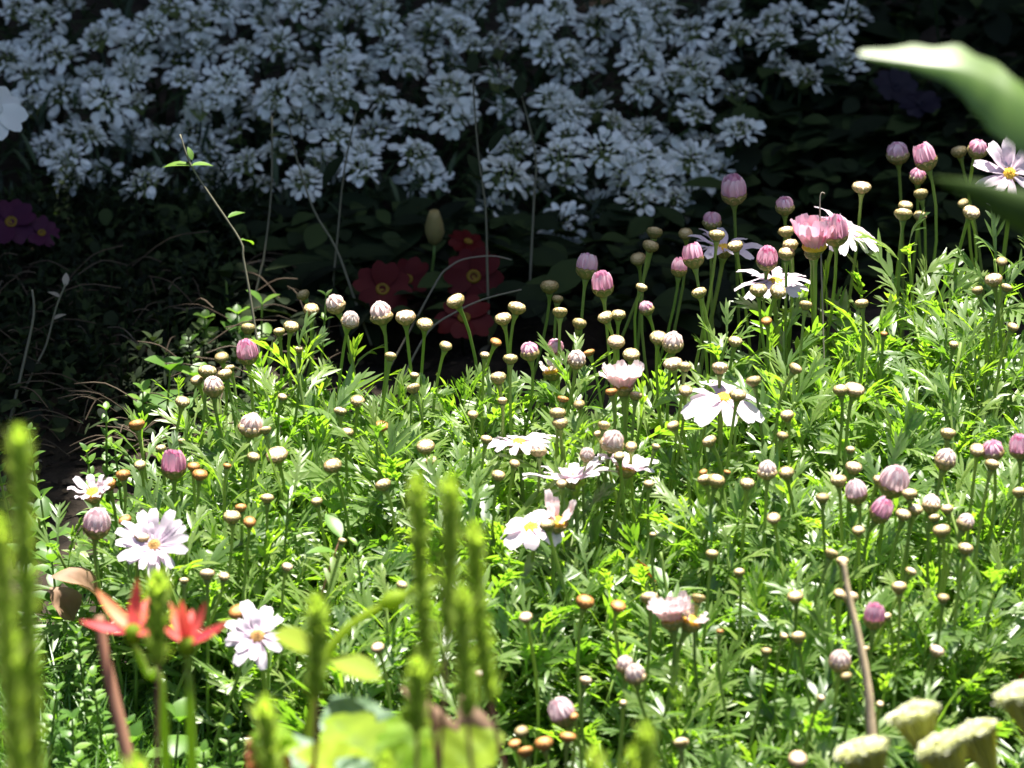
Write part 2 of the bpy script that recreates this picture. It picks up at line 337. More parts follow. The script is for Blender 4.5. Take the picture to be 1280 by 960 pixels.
BUSH = [(118, 655), (150, 590), (190, 520), (235, 500), (280, 470), (320, 425), (400, 425), (480, 438), (560, 425), (640, 412), (700, 455), (790, 470), (830, 450), (900, 405), (990, 385), (1060, 345), (1140, 330), (1220, 300), (1330, 270),
        (1330, 990), (640, 1000), (600, 930), (560, 890), (430, 855), (345, 795), (265, 738), (200, 715)]
HOLES = [((1150, 590), 48, 55, 1), ((640, 830), 60, 60, 1), ((1200, 850), 75, 55, .95), ((740, 900), 80, 40, .85), ((980, 905), 50, 30, .6), ((790, 510), 30, 50, .6), ((740, 800), 40, 25, .5), ((1040, 650), 25, 18, .5), ((330, 700), 25, 25, .4),
         ((1230, 500), 30, 30, .5), ((900, 390), 60, 25, .5)]
def clump(px, py):
    return math.sin(px * .047 + 1 + 1.3 * math.sin(py * .021)) * math.sin(py * .058 + px * .019 + 1.1 * math.sin(px * .03))
def dens(px, py):
    if random.random() < .5 * max(0, -clump(px, py) - .25): return 0
    for (cx, cy), a, bb, s in HOLES:
        if ((px - cx) / a) ** 2 + ((py - cy) / bb) ** 2 < 1: return 1 - s
    return 1 if py < 780 else .45 if px > 640 else .75
def sample_bush(k, gap):
    out = []; tries = 0
    while len(out) < k and tries < 60000:
        tries += 1; px = random.uniform(100, 1320); py = random.uniform(260, 990)
        if not inside(px, py, BUSH) or random.random() > dens(px, py): continue
        if any((px - q[0]) ** 2 + ((py - q[1]) * 1.5) ** 2 < gap * gap for q in out): continue
        out.append((px, py))
    return out
n_sh = 0
for px, py in sample_bush(285, 25):
    if not (5 < px < 1275 and py < 950): continue
    p = on(px, py, *FOL); p = p + np.array([0, 0, random.uniform(-.02, .005) + .011 * clump(px, py) - max(0, py - 760) * 5e-5])
    s, f = random.choice(SHM); H = .085; loc = p - np.array([0, 0, H])
    t = thing('leafy_shoot', 'green marguerite shoot with narrow feathery lobed leaves in the sunlit bush', 'shoot', loc, 'leafy shoots of the marguerite bush')
    t.rotation_euler = (random.gauss(0, .22), random.gauss(0, .22), random.uniform(0, 6.28)); sc = random.uniform(.8, 1.12); t.scale = (sc, sc, sc)
    part('stem', s, t); part('foliage', f, t); n_sh += 1
mass = MB()
for px, py in sample_bush(470, 15):
    p = on(px, py, *FOL) + np.array([0, 0, random.uniform(-.06, -.025) + .012 * clump(px, py) - max(0, py - 760) * 6e-5])
    f = random.choice(SH)[1]
    Mx = rotz(random.uniform(0, 6.28)) @ rotx(random.gauss(0, .3))
    sc = random.uniform(.75, 1.1); mass.merge(f, Mx, p - Mx @ np.array([0, 0, .085 * sc]), sc, random.gauss(0, .12))
fo = single('marguerite_foliage', mass.mesh('marguerite_foliage', M['leaf']), 'deep mass of lobed green leaves filling the marguerite bush', 'foliage', 'stuff')

# ------------------------------------------------------------------ marguerite buds
def calyx_mb(r=.005, h=.0088, closed=True):
    mb = MB()
    if closed: prof = [(.0012, -.0012), (.0017, .0002), (r * .72, h * .25), (r * .98, h * .5), (r, h * .66), (r * .84, h * .86), (r * .5, h * .97), (r * .02, h)]; tn = (0, .05, .25, .4, .6, .85, 1, 1)
    else: prof = [(.0012, -.0012), (.0017, .0002), (r * .72, h * .25), (r * .98, h * .5), (r * 1.02, h * .72), (r * .9, h * .74), (r * .02, h * .6)]; tn = (0, .05, .25, .4, .65, .6, .4)
    lathe(mb, prof, 14, tn)
    prs = np.array(prof[2:5] + ([prof[5], prof[6]] if closed else [(r * 1.0, h * .85)]))
    for ring, (i0, i1, cnt, tint) in enumerate(((0, 2, 9, .30), (1, 3, 10, .50), (2, 4, 9, .74)) if closed else ((0, 2, 9, .28), (1, 3, 11, .58))):
        for k in range(cnt):
            a0 = 2 * math.pi * (k + .5 * ring + random.uniform(-.1, .1)) / cnt; wa = 2 * math.pi / cnt * .56; V = []; C = []
            for j, (t, wf) in enumerate(((0, .9), (.5, 1), (.85, .75), (1.05, .2))):
                f = i0 + t * (i1 - i0); i = min(int(f), len(prs) - 2); u = f - i
                rr, z = prs[i] * (1 - u) + prs[i + 1] * u
                for q, s in enumerate((-1, 0, 1)):
                    a = a0 + s * wa * wf; R_ = rr * 1.03 + .00025 + (.00012 if s == 0 else 0) + .00012 * j; V.append((R_ * math.cos(a), R_ * math.sin(a), z + .0001))
                    C.append(tint + (.14 if s == 0 else -.14) + (-.16 if j >= 2 else 0))
            mb.add(V, [(j * 3 + q, j * 3 + q + 1, j * 3 + q + 4, j * 3 + q + 3) for j in range(3) for q in range(2)], None, C)
    return mb
def bundle_mb(r, z0, L, close, n1=12, w=.0032):
    """Petals standing upright in a bundle; close > 0 leans their tips together."""
    mb = MB()
    for ring, (rr, cnt, ll) in enumerate(((r * .9, n1, 1), (r * .62, n1 - 3, 1.03), (r * .3, 5, .98))):
        for k in range(cnt):
            a = 2 * math.pi * (k + .5 * ring) / cnt + random.uniform(-.12, .12); l_ = L * ll * random.uniform(.88, 1.08)
            V, Q = blade(l_, w * random.uniform(1.05, 1.3), BLUNT, -.35, 0, 4)
            V = V.copy(); V[:, 2] -= .0012 * np.sin(np.clip(V[:, 1] / l_, 0, 1) * math.pi) * (1 if close > .1 else .5)   # belly outwards
            Mx = rotz(a) @ np.array([[1, 0, 0], [0, math.sin(close), -math.cos(close)], [0, math.cos(close), math.sin(close)]])
            # local +Y -> up and inwards, local -Z -> outwards
            W = V @ np.array([[1, 0, 0], [0, -math.sin(close), math.cos(close)], [0, math.cos(close), math.sin(close)]])
            W = np.stack([V[:, 0], -V[:, 2] * math.cos(close) - V[:, 1] * math.sin(close) + rr, V[:, 1] * math.cos(close) - V[:, 2] * math.sin(close) + z0], 1)
            C = .32 + .6 * (V[:, 1] / l_) ** 1.5 + random.uniform(-.12, .12) if ring == 0 else .35
            mb.add(W @ rotz(a - math.pi / 2).T, Q, None, C)
    return mb
CAL = {}
for nm in ('gold', 'cream', 'brown', 'dull'):
    CAL[nm] = [calyx_mb(.005 * random.uniform(.9, 1.08), random.uniform(.0062, .0086)).mesh('calyx', M[nm]) for _ in range(5)]
CUP = [calyx_mb(.0056, .0085, False).mesh('calyx', M['gold']) for _ in range(2)]
TIP = [bundle_mb(.0047, .0042, .0078, .46, 9, .0038).mesh('petals', M['creamtip']) for _ in range(3)]
TIPP = [bundle_mb(.0047, .0042, .0075, .42, 9, .0038).mesh('petals', M['pink']) for _ in range(2)]
TUL = [bundle_mb(.0056, .004, .0112, .10, 12, .0036).mesh('petals', M['pink']) for _ in range(3)]
TULP = [bundle_mb(.0056, .004, .0105, .2, 12, .0036).mesh('petals', M['pale']) for _ in range(2)]

# px, py of the head's middle; kind: g gold, c cream, b brown, d olive, w cream with pale pink tip, p pink tip, t tall pink, q tall pale; size; extra depth (m)
BUDS = """917 237 t 1.12 0|981 257 p .95 .02|890 276 p .95 .06|896 294 g .85 0|818 291 d .85 .05|813 308 d .85 .05|857 293 d .8 .06|919 307 g .9 .02|866 319 t .92 0|849 334 t .7 .04|983 289 g .9 .01|988 307 g .85 0|983 318 g .9 -.01|1016 317 g .95 -.02|1044 288 t 1.15 -.01|959 323 t .92 -.01|1077 233 c 1 0|1129 267 g 1 0|1132 257 g .85 .02|1122 191 p 1.15 .05|1156 196 t 1.0 0|1147 220 p .85 .05|1151 243 d .8 .06|1222 186 p 1.0 0|1199 190 d .85 .06|1204 254 d .6 .05|1214 266 c .95 0|1150 270 d .7 .06|948 363 g .9 -.01|972 365 g .9 -.01|874 366 g .8 .02|1007 382 g .7 0|958 401 b .6 0|1077 379 g .75 0|1242 350 c .95 0|1222 363 d .6 0|1258 360 g .6 0|1252 327 d .6 0|1266 409 g .6 0|1192 431 g .5 0|1105 417 b .4 0|919 427 g .75 0|994 461 g .7 0|900 460 c .9 0|942 476 d .8 -.01|856 459 g .7 0|857 489 g .7 0|1051 488 g .8 .01|1068 486 c 1.1 0|922 494 g .9 -.03|984 520 g .75 0|978 545 d .6 0|887 552 g .75 0|1063 562 g .5 0|959 587 w .95 0|983 592 g .85 0|881 600 g .75 .01|895 602 g .95 0|934 604 g .85 0|879 590 b .45 0|909 590 b .4 0|1067 585 c .9 0|1048 600 g .95 0|1070 614 q .95 0|1099 600 g .75 .01|1118 600 q 1.3 0|1137 617 g .85 0|1102 638 t .95 -.01|1028 623 d .7 0|1185 541 g .9 0|1182 574 w 1.1 0|1222 563 g .85 0|1241 563 p 1.1 0|1274 558 t .9 0|1240 581 g .75 -.01|1274 616 g .75 0|1144 637 g .8 0|1164 630 w .95 .01|1184 636 g .7 0
438 399 w .9 0|476 391 w 1.15 0|507 397 c 1.1 0|531 405 g .9 0|570 377 g .95 0|629 399 g .85 0|646 385 g .95 0|687 359 d .95 .05|697 374 d .6 .05|700 391 g .8 .01|724 405 d .8 .03|734 332 t .95 0|753 355 t .95 -.01|798 324 d .85 .05|802 359 g .65 .02|808 385 p .75 .05|773 393 g .85 .02|757 397 g .8 0|770 428 c .95 0|789 444 g .9 0|620 427 b .6 .02|557 433 g .65 .01|606 444 g .5 0|662 439 p .95 0|638 448 g .85 0|694 434 p .9 .05|721 449 w .95 0|623 473 g .85 0|628 501 g .5 0|823 423 g .9 .01|841 428 w 1.1 0|841 454 c .95 0|488 446 g .65 .02|517 486 g .75 0|518 469 g .5 .01|447 501 g .85 0|427 514 g .6 0|434 541 g .65 0|532 558 g 1.05 0|539 576 g .65 0|479 606 g .85 0|477 532 b .75 0|591 518 g .6 0|643 580 g .55 0|623 594 g .75 0|608 549 g .65 0|764 489 b .65 0|795 494 g .75 0|704 498 b .6 .01|724 506 d .6 .01|697 516 g .9 0|700 529 g .8 .01|755 532 g .65 0|747 542 g .4 0|766 551 w 1.15 0|774 570 g .65 0|734 568 w .75 0|673 561 w .8 0|702 605 g .55 -.01|811 605 g .55 0|841 532 g .7 0|820 558 g .5 0|789 558 g .7 .01|736 440 b .6 .02
309 440 t .95 0|310 411 d .8 .04|364 408 g .85 0|389 388 g .85 0|419 380 w 1.0 .01|379 369 d .7 .05|349 415 g .6 .02|374 437 g .5 0|259 465 g .95 .01|277 447 d .75 .05|281 467 g .85 .01|287 460 g .6 .03|246 475 g .75 .01|267 483 w 1.05 0|228 503 g .75 0|353 496 g .55 .01|171 530 b .9 0|314 531 w 1.2 0|332 538 g .6 .01|346 568 c 1.15 0|317 571 g .75 0|217 580 t 1.1 0|242 584 b .65 .01|250 593 b .85 0|284 582 b .45 0|416 583 g .95 0|201 560 g .6 .02|227 551 g .4 .01|175 581 g .65 .01|154 594 b .75 0|136 606 b .8 0|334 623 g .7 0|301 635 b .6 0|396 627 g .6 0|423 513 g .5 .01|121 653 q 1.2 0|156 650 b .75 0|177 670 c .85 -.02|290 647 g .9 0|312 653 b .65 0|259 718 c .8 0|280 721 g .6 0|230 726 g .5 0|359 709 c .6 0|297 764 b .95 -.02
684 656 g .85 -.02|502 732 g .6 0|657 771 c .7 0|472 809 c .7 0|731 753 b .95 0|773 757 b .8 0|812 748 c .95 0|781 830 w .9 .01|794 842 w 1.05 0|732 851 c .65 0|702 889 q 1.15 0|717 896 b .5 0|680 930 b .95 0|657 940 b .8 0|652 915 d .75 .02|643 929 b .65 .01|710 920 b .85 0|600 842 c .5 0|850 929 g .7 0|816 668 g .4 0|779 879 g .4 0|428 676 g .5 0|967 648 g .75 0|890 693 g .65 0|924 716 g .6 0|1039 693 g .75 0|1053 701 g .75 -.01|994 746 g .9 0|1073 663 g .7 0|1129 643 g .85 0|1177 664 g .9 0|1168 647 g .65 .01|1207 653 w .9 0|1207 685 g .9 0|1138 715 g .6 0|1124 735 g .85 0|1179 748 d .65 0|1049 742 g .65 .01|1062 747 c .95 .02|1093 770 t .95 0|1109 771 g .5 .02|998 797 g .8 0|980 795 g .5 0|1050 826 w 1.15 0|1058 846 d .6 .01|1171 814 c .8 0|997 950 c 1.05 0|873 748 g .75 0|1081 812 g .55 .01|958 814 d .55 .01|1026 873 g .45 0|1100 880 g .45 0|853 928 c .7 0|900 789 b .4 0"""
KIND = {'g': ('closed golden bud', CAL['gold'], None), 'c': ('closed cream bud', CAL['cream'], None), 'b': ('brownish orange closed bud', CAL['brown'], None), 'd': ('dull olive bud', CAL['dull'], None),
        'w': ('cream bud with pale pink tip', CAL['cream'], TIP), 'p': ('round bud tipped with pink', CAL['gold'], TIPP), 't': ('tulip-shaped pink bud', CUP, TUL), 'q': ('plump pale pink bud', CUP, TULP)}
LANDMARKS = [((1261, 215), 'pink daisy behind the blurred leaf'), ((1053, 292), 'drooping daisy beside the pink cup'), ((1018, 292), 'pink cup-shaped flower'), ((969, 353), 'white daisy on dark background'),
             ((905, 312), 'lilac daisy in shade'), ((779, 466), 'pale pink cup flower'), ((910, 503), 'drooping white daisy'), ((717, 595), 'flat white daisy'), ((650, 552), 'white daisy hidden in leaves'),
             ((660, 665), 'crumpled white flower'), ((198, 672), 'shaggy lilac flower'), ((322, 793), 'white daisy with brown centre'), ((840, 760), 'half-closed pale pink flower'), ((114, 609), 'small white side-on daisy'),
             ((570, 690), 'green spike trio'), ((225, 780), 'red star flowers'), ((1065, 800), 'brown dry stalk'), ((1150, 915), 'cream flat-topped umbels'), ((25, 620), 'leftmost blurred green spike'), ((600, 930), 'lime broad leaves')]
SPECIAL = {(917, 237): 'tall deep pink tulip-shaped bud alone against the dark, left of the shaded gap', (1156, 196): 'bright pink bud standing highest at right, below the blurred leaf tip',
           (309, 440): 'deep pink bud at the left shoulder of the bush, against dark soil', (217, 580): 'large pink bud with brown cup above the shaggy lilac flower', (1118, 600): 'biggest plump pale pink bud in the cluster at right',
           (314, 531): 'large cream and pink bud on the left slope of the bush', (734, 332): 'upper of two pink buds side by side against the dark', (753, 355): 'lower of two pink buds side by side against the dark',
           (570, 377): 'flat golden bud on straight stalk before the red primroses', (1068, 486): 'plump cream bud right of the drooping white daisy, paired with smaller bud', (1077, 233): 'lone cream button bud on tall stalk right of the daisies',
           (121, 653): 'pale pink shaggy bud at the left foot of the bush', (476, 391): 'white and pink bud third in the row before the red primroses', (1093, 770): 'pink bud right of the brown dry stalk',
           (702, 889): 'pale pink bud low over the dark gap, with orange bud beside it', (1274, 558): 'deep pink bud cut by the right picture edge'}
for k, v in SPECIAL.items(): LANDMARKS.append((k, None))
LMSHORT = {(917, 237): 'tall deep pink bud', (1156, 196): 'highest pink bud', (309, 440): 'deep pink bud at left', (217, 580): 'pink bud in brown cup', (1118, 600): 'biggest pale pink bud', (314, 531): 'large cream-pink bud', (734, 332): 'paired pink buds',
           (570, 377): 'flat-topped bud before red primroses', (1068, 486): 'plump cream bud', (1077, 233): 'lone cream button bud', (121, 653): 'shaggy pale pink bud', (476, 391): 'white-pink bud by primroses', (1093, 770): 'pink bud beside dry stalk', (702, 889): 'lowest pale pink bud'}
LMS = [(k, v or LMSHORT.get(k)) for k, v in LANDMARKS if v or LMSHORT.get(k)]
ORD = ['nearest', 'second', 'third', 'fourth', 'fifth', 'sixth', 'seventh', 'eighth', 'ninth', 'tenth']
def direction(dx, dy):
    a = math.degrees(math.atan2(-dy, dx)) % 360
    return ['right of', 'upper right of', 'above', 'upper left of', 'left of', 'lower left of', 'below', 'lower right of'][int(((a + 22.5) % 360) // 45)]
def relative_labels(items, lms):
    """items: (px, py, look). Each gets 'look, nth direction landmark', unique."""
    keyed = {}
    for i, (px, py, look) in enumerate(items):
        best = min(lms, key=lambda q: (q[0][0] - px) ** 2 + (q[0][1] - py) ** 2)
        d = direction(px - best[0][0], py - best[0][1]); dist = math.hypot(px - best[0][0], py - best[0][1])
        keyed.setdefault((look, d, best[1]), []).append((dist, i))
    out = {}
    for (look, d, lm), rows in keyed.items():
        rows.sort()
        for k, (_, i) in enumerate(rows):
            out[i] = f'{look}, {d} the {lm}' if len(rows) == 1 else f'{look}, {ORD[k]} one {d} the {lm}'
    return out
items = []
for row in BUDS.replace('\n', '|').split('|'):
    a = row.split(); items.append((float(a[0]), float(a[1]), a[2], float(a[3]), float(a[4])))
def look_of(it):
    s = KIND[it[2]][0]
    return ('tiny ' + s) if it[3] < .58 else ('small ' + s) if it[3] < .72 else s
labs = relative_labels([(i[0], i[1], look_of(i)) for i in items], LMS)
def stalk_mesh(head, axis, root, off, r0=.0010, r1=.0013, mat='stalk', n=9, flare=1.5):
    h = np.asarray(head); dz = h[2] - root[2]
    P = curve(h, h - unit(axis) * dz * .35, root + np.array([0, 0, dz * .35]) + rng.normal(0, .004, 3) * (1, 1, 0), root, n)
    r = np.linspace(r0, r1, n)
    if flare > 1:
        a_ = unit(axis); P = np.vstack([h, h - a_ * .0012, h - a_ * .0035, h - a_ * .007, P[1:]]); r = np.concatenate([[r0 * 2.5, r0 * 2.0, r0 * 1.35, r0 * 1.05], r[1:]])
    mb = MB(); tube(mb, P, r, 6, tint=np.float64(random.random())); return mb.mesh('stalk', M[mat], off)
for i, (px, py, kd, sc, dd) in enumerate(items):
    look, cal, pet = KIND[kd]
    rr = ray(px, py); c = on(px, py, *HEAD) + rr * (dd + (random.uniform(-.012, .012) if sc > .6 else random.uniform(.0, .012)))
    ax_ = unit(np.array([random.gauss(0, .2), random.gauss(-.03, .17), 1.0]))
    s = sc * np.linalg.norm(c - CAM) / 3.0 * (.98 if pet is None else 1.04)
    hgt_ = .0045 if pet is None else (.0062 if kd in 'wp' else .0085)
    base = c - ax_ * hgt_ * s
    root = np.array([base[0] + random.gauss(0, .012), base[1] + random.gauss(0, .012), .0])
    t = thing('marguerite_bud', SPECIAL.get((int(px), int(py)), labs[i]), 'flower bud', root, 'buds of the pink marguerites')
    part('stalk', stalk_mesh(base + ax_ * .0004, ax_, root, root, .0007 + .0003 * sc, .0011), t)
    F = frame(ax_, random.uniform(0, 6.28))
    c_ = part('calyx', random.choice(cal), t, base - root, F, s)
    if pet: part('petals', random.choice(pet), c_)

# ------------------------------------------------------------------ open marguerite flowers
def petal_mesh(L, W, mat, curl, cup=.3):
    V, Q = blade(L, W, (.4, .66, .88, 1, 1, .93, .55), cup, curl, 4)
    V = V.copy(); V[:, 2] += .0005 * np.sin(V[:, 0] / W * 12) + .0007 * np.sin(V[:, 1] / L * 9 + curl * 7); mb = MB()
    mb.add(V, Q, None, np.clip(.2 + .7 * (np.abs(V[:, 1]) / L), 0, 1) + .15 * np.sin(V[:, 0] / W * 14)); return mb.mesh('petal', M[mat])
def disc_mesh(r, mat):
    mb = MB(); lathe(mb, [(r * .9, -.001), (r, 0), (r * .92, r * .3), (r * .6, r * .48), (r * .02, r * .52)], 14)
    for k in range(46):
        q = math.sqrt(k / 46) * r * .95; a = k * 2.4; z = r * .5 * (1 - (q / r) ** 2) + .0002
        s = .0005 * (1.3 - .4 * q / r); p = np.array([q * math.cos(a), q * math.sin(a), z])
        V = [p + (s, 0, 0), p + (0, s, 0), p + (-s, 0, 0), p + (0, -s, 0), p + (0, 0, .0012)]
        mb.add(V, None, [(0, 1, 4), (1, 2, 4), (2, 3, 4), (3, 0, 4)], .2 + .7 * random.random())
    return mb.mesh('disc', M[mat])
PAR = -FWD
# px, py of the disc, petal length px, petal width px, petals, normal, raise angle of the petals in degrees, curl, petal material, disc material, extra depth, label
DAISY = [
    (1262, 217, 44, 15, 15, (-.15, -.75, .65), 12, .2, 'white', 'disc', 0, 'pale pink open daisy with yellow centre at right, behind the blurred leaf'),
    (1052, 284, 50, 14, 18, (.36, -.05, .92), 2, .6, 'white', 'disc', .02, 'pale daisy drooping to the right behind the pink cup-shaped flower'),
    (1018, 308, 40, 16, 30, (-.05, .05, 1), 66, -.1, 'pink', 'disc', -.02, 'pink half-open cup-shaped flower seen side-on, in front of a pale daisy'),
    (969, 352, 45, 14, 17, (.0, -.0, 1), 4, .5, 'white', 'disc', .03, 'white daisy with yellow centre low among buds, dark behind it'),
    (905, 310, 44, 15, 15, (.1, .05, .95), 14, .4, 'white', 'disc', .065, 'lilac daisy in the shade behind tall green stalks'),
    (779, 482, 33, 16, 28, (-.05, .1, 1), 42, -.35, 'pale', 'disc', 0, 'pale pink cup flower seen side-on in mid bush, petals fanned upward'),
    (905, 497, 54, 23, 11, (.1, -.12, .95), 0, .7, 'white', 'disc', .015, 'large white daisy with wide drooping petals and a bud in front'),
    (716, 598, 54, 17, 16, (-.1, .3, 1), 12, .15, 'white', 'disc', .03, 'wide flat white daisy seen edge-on among leaves, orange cup beneath'),
    (648, 553, 42, 14, 14, (-.1, .12, .97), 6, .4, 'white', 'disc', .04, 'white daisy half hidden by a grey-green leaf, left of the flat daisy'),
    (783, 584, 32, 14, 13, (.2, .15, .95), 24, .2, 'white', 'disc', .035, 'pale pinkish white daisy right of the flat one, below a plump bud'),
    (664, 660, 38, 27, 11, (-.1, -.2, .95), 10, .85, 'white', 'disc', .02, 'crumpled white flower with broad blunt petals, bud standing before it'),
    (697, 652, 34, 13, 7, (.15, -.1, 1), 62, .0, 'pale', 'disc', .01, 'pinkish flower with few raised petals beside the crumpled white flower'),
    (193, 682, 44, 15, 24, (-.12, -.5, .85), 20, .25, 'lilac', 'browndisc', 0, 'shaggy lilac-white double flower on the left slope, facing the viewer'),
    (322, 796, 40, 17, 14, (-.05, -.55, .83), 10, .3, 'lilac', 'browndisc', 0, 'white daisy with brownish yellow centre beside the red star flowers'),
    (840, 774, 32, 15, 24, (-.12, .15, 1), 44, -.3, 'pale', 'disc', 0, 'half-closed pale pink flower side-on near the brown buds'),
    (116, 616, 24, 10, 14, (-.2, -.2, 1), 30, .1, 'white', 'disc', 0, 'small bright white daisy side-on at the left foot of the bush'),
    (690, 463, 16, 8, 10, (-.2, .1, .95), 50, .0, 'pale', 'disc', .065, 'small pale pink flower tucked behind leaves, below the magenta bud'),
    (864, 776, 18, 9, 9, (.4, .1, .9), 50, .0, 'pale', 'disc', .01, 'little pale pink flower partly hidden right of the half-closed flower')]
for (px, py, pl, pw, cnt, nr, up_, curl, pm, dm, dd, lab) in DAISY:
    c = on(px, py, *HEAD) + ray(px, py) * dd; nr = unit(nr); k = PX * np.linalg.norm(c - CAM) / 3
    root = np.array([c[0] - nr[0] * .02 + random.gauss(0, .008), c[1] - nr[1] * .02, 0.0]); F = frame(nr, random.uniform(0, 6.28))
    t = thing('marguerite_flower', lab, 'daisy', root, 'open flowers of the pink marguerites')
    part('stalk', stalk_mesh(c - nr * .006, nr, root, root, .0013, .0015), t)
    r = .0045 if pm != 'pink' else .0075
    part('calyx', random.choice(CUP), t, c - nr * .0068 - root, F, .92)
    part('disc', disc_mesh(r, dm), t, c - nr * .0005 - root, F)
    pms = [petal_mesh(pl * k, pw * k, pm, curl * f, .12) for f in (.6, 1, 1.4)]
    for q in range(cnt):
        ring = 0 if q < cnt * .62 or up_ < 8 else 1; a = 2 * math.pi * q * (1 / cnt if ring == 0 and up_ < 8 else 1 / (cnt * .62)) + random.uniform(-.1, .1) + ring * .3
        el = R(up_ + random.uniform(-9, 9) + ring * 14)
        Mx = F @ rotz(a) @ rotx(el) @ roty(random.gauss(0, .18))
        st = c + F @ rotz(a) @ np.array([0, r * (.8 - .2 * ring), .0004 - .0008 * ring])
        part('petal', random.choice(pms), t, st - root, Mx, random.uniform(.74, 1.08) * (1 - .12 * ring))

# ------------------------------------------------------------------ candytuft
def tuft_head():
    pe = MB(); ce = MB(); n_ = random.randint(64, 84); skew = np.array([random.uniform(-.25, .25), random.uniform(-.25, .25), 0]); dome = random.uniform(.006, .012)
    for k in range(n_):
        q = ((k + .5) / n_) ** .55; a = k * 2.4 + random.uniform(-.35, .35); rad = .0125 * q * random.uniform(.8, 1.12)
        L = (.0032 + .0052 * q ** 2) * random.uniform(.65, 1.25); el = R(62 - 62 * q + random.uniform(-34, 28))
        V, Q = blade(L, L * random.uniform(.5, .72), (.3, .65, .95, 1, .85, .35), .2, random.uniform(-.3, .8), 2)
        p = rotz(a) @ np.array([0, rad, dome * (1 - q * q) - .003 + random.gauss(0, .0011)]) + skew * rad
        pe.add(V @ (rotz(a + random.gauss(0, .35)) @ rotx(el) @ roty(random.gauss(0, .4))).T + p, Q, None, .25 + .75 * random.random() - (.2 if q < .4 else 0))
    for k in range(16):
        q = math.sqrt((k + .5) / 16) * .009; a = k * 2.4 + 1; p = np.array([q * math.cos(a), q * math.sin(a), dome * (1 - (q / .0125) ** 2) - .0035]) + skew * q
        V = [p + (.0007, 0, 0), p + (0, .0007, 0), p + (-.0007, 0, 0), p + (0, -.0007, 0), p + (0, 0, .0016), p - (0, 0, .001)]
        ce.add(V, None, [(0, 1, 4), (1, 2, 4), (2, 3, 4), (3, 0, 4), (1, 0, 5), (2, 1, 5), (3, 2, 5), (0, 3, 5)], .4 + .6 * random.random())
    for k in range(14):                                          # pedicels holding the outer florets
        a = 2 * math.pi * k / 14; tube(ce, [(0, 0, -.012), (.0095 * math.cos(a), .0095 * math.sin(a), -.0005)], (.0006, .0005), 4, False, tint=.2)
    return pe, ce
TH = [(p.mesh('petals', M['tuft']), c.mesh('centre', M['tuftcentre'])) for p, c in (tuft_head() for _ in range(14))]
TUFTS = """20 12|52 22|140 25|85 5|215 5|330 5|331 26|245 28|420 20|120 48|75 68|42 92|118 92|75 116|170 60|228 66|305 66|375 76|232 98|172 128|115 166|165 172|60 186|82 200|250 136|290 166|205 168|120 216|180 228|265 220|325 230|350 187|425 130|405 202|400 40|285 105|340 120|375 150|190 30|280 12
437 13|475 10|586 5|645 27|573 38|747 30|798 34|821 10|680 61|737 78|808 74|801 108|848 138|626 98|556 78|563 108|516 82|455 86|479 119|512 145|465 166|522 192|452 213|532 219|690 125|710 169|643 186|633 222|697 199|754 192|805 196|841 216|626 266|747 256|794 253|700 280|845 250|737 135|492 67|542 20|530 48|700 12|620 58|770 150|811 310|668 232|430 60
924 40|964 23|971 46|994 17|1008 92|978 82|920 115|870 142|924 158|862 202|863 246|880 182|863 86|863 38|1051 78|1065 22|1040 45|895 64|905 8"""
TLM = {(801, 108): 'large domed candytuft head, fullest one right of the middle', (633, 222): 'tall rounded candytuft head beside the upright weed stem', (924, 158): 'bluish candytuft head at the right end of the mound', (42, 92): 'candytuft head at the left end above the white edge flower',
       (465, 166): 'broad flat candytuft head left of the dark hollow', (290, 166): 'flat candytuft head right of the forked weed tip', (232, 98): 'wide candytuft head on the left third, green showing under it', (645, 27): 'broad candytuft head near the top, middle of the mound', (863, 246): 'lowest large candytuft head at the right, above the pink buds',
       (331, 26): 'spreading candytuft head at the top, left of centre', (522, 192): 'flat candytuft head hanging over the dark hollow', (115, 166): 'ragged candytuft head low on the left side', (971, 46): 'candytuft head highest at the right, before dark leaves', (747, 30): 'tall petalled candytuft head at the top right of centre',
       (325, 230): 'lowest candytuft head on the left, behind thin weed stems', (700, 280): 'dim candytuft head lowest in the middle, above the primrose leaf'}
TLS = {(801, 108): 'large domed head', (633, 222): 'tall rounded head', (924, 158): 'bluish right-end head', (42, 92): 'left-end head', (465, 166): 'broad flat head', (290, 166): 'head beside the forked weed', (232, 98): 'wide head on the left', (645, 27): 'broad top head', (863, 246): 'lowest right head',
       (331, 26): 'spreading top head', (522, 192): 'head over the hollow', (115, 166): 'ragged left head', (971, 46): 'highest right head', (747, 30): 'tall petalled head', (325, 230): 'lowest left head', (700, 280): 'lowest middle head'}
tl = [tuple(map(float, r.split())) for r in TUFTS.replace('\n', '|').split('|')]
for k in range(4000):                                            # smaller heads filling in between
    if len(tl) > 150: break
    x, y = random.uniform(0, 930), random.uniform(2, 235)
    if y > 150 and (470 < x < 600 or x < 60) or x > 880 and y < 130: continue
    if min((x - a) ** 2 + ((y - b_) * 1.4) ** 2 for a, b_ in tl) > 27 ** 2: tl.append((round(x), round(y)))
tlab = relative_labels([(x, y, 'white candytuft head') for x, y in tl], [(k, v) for k, v in TLS.items()])
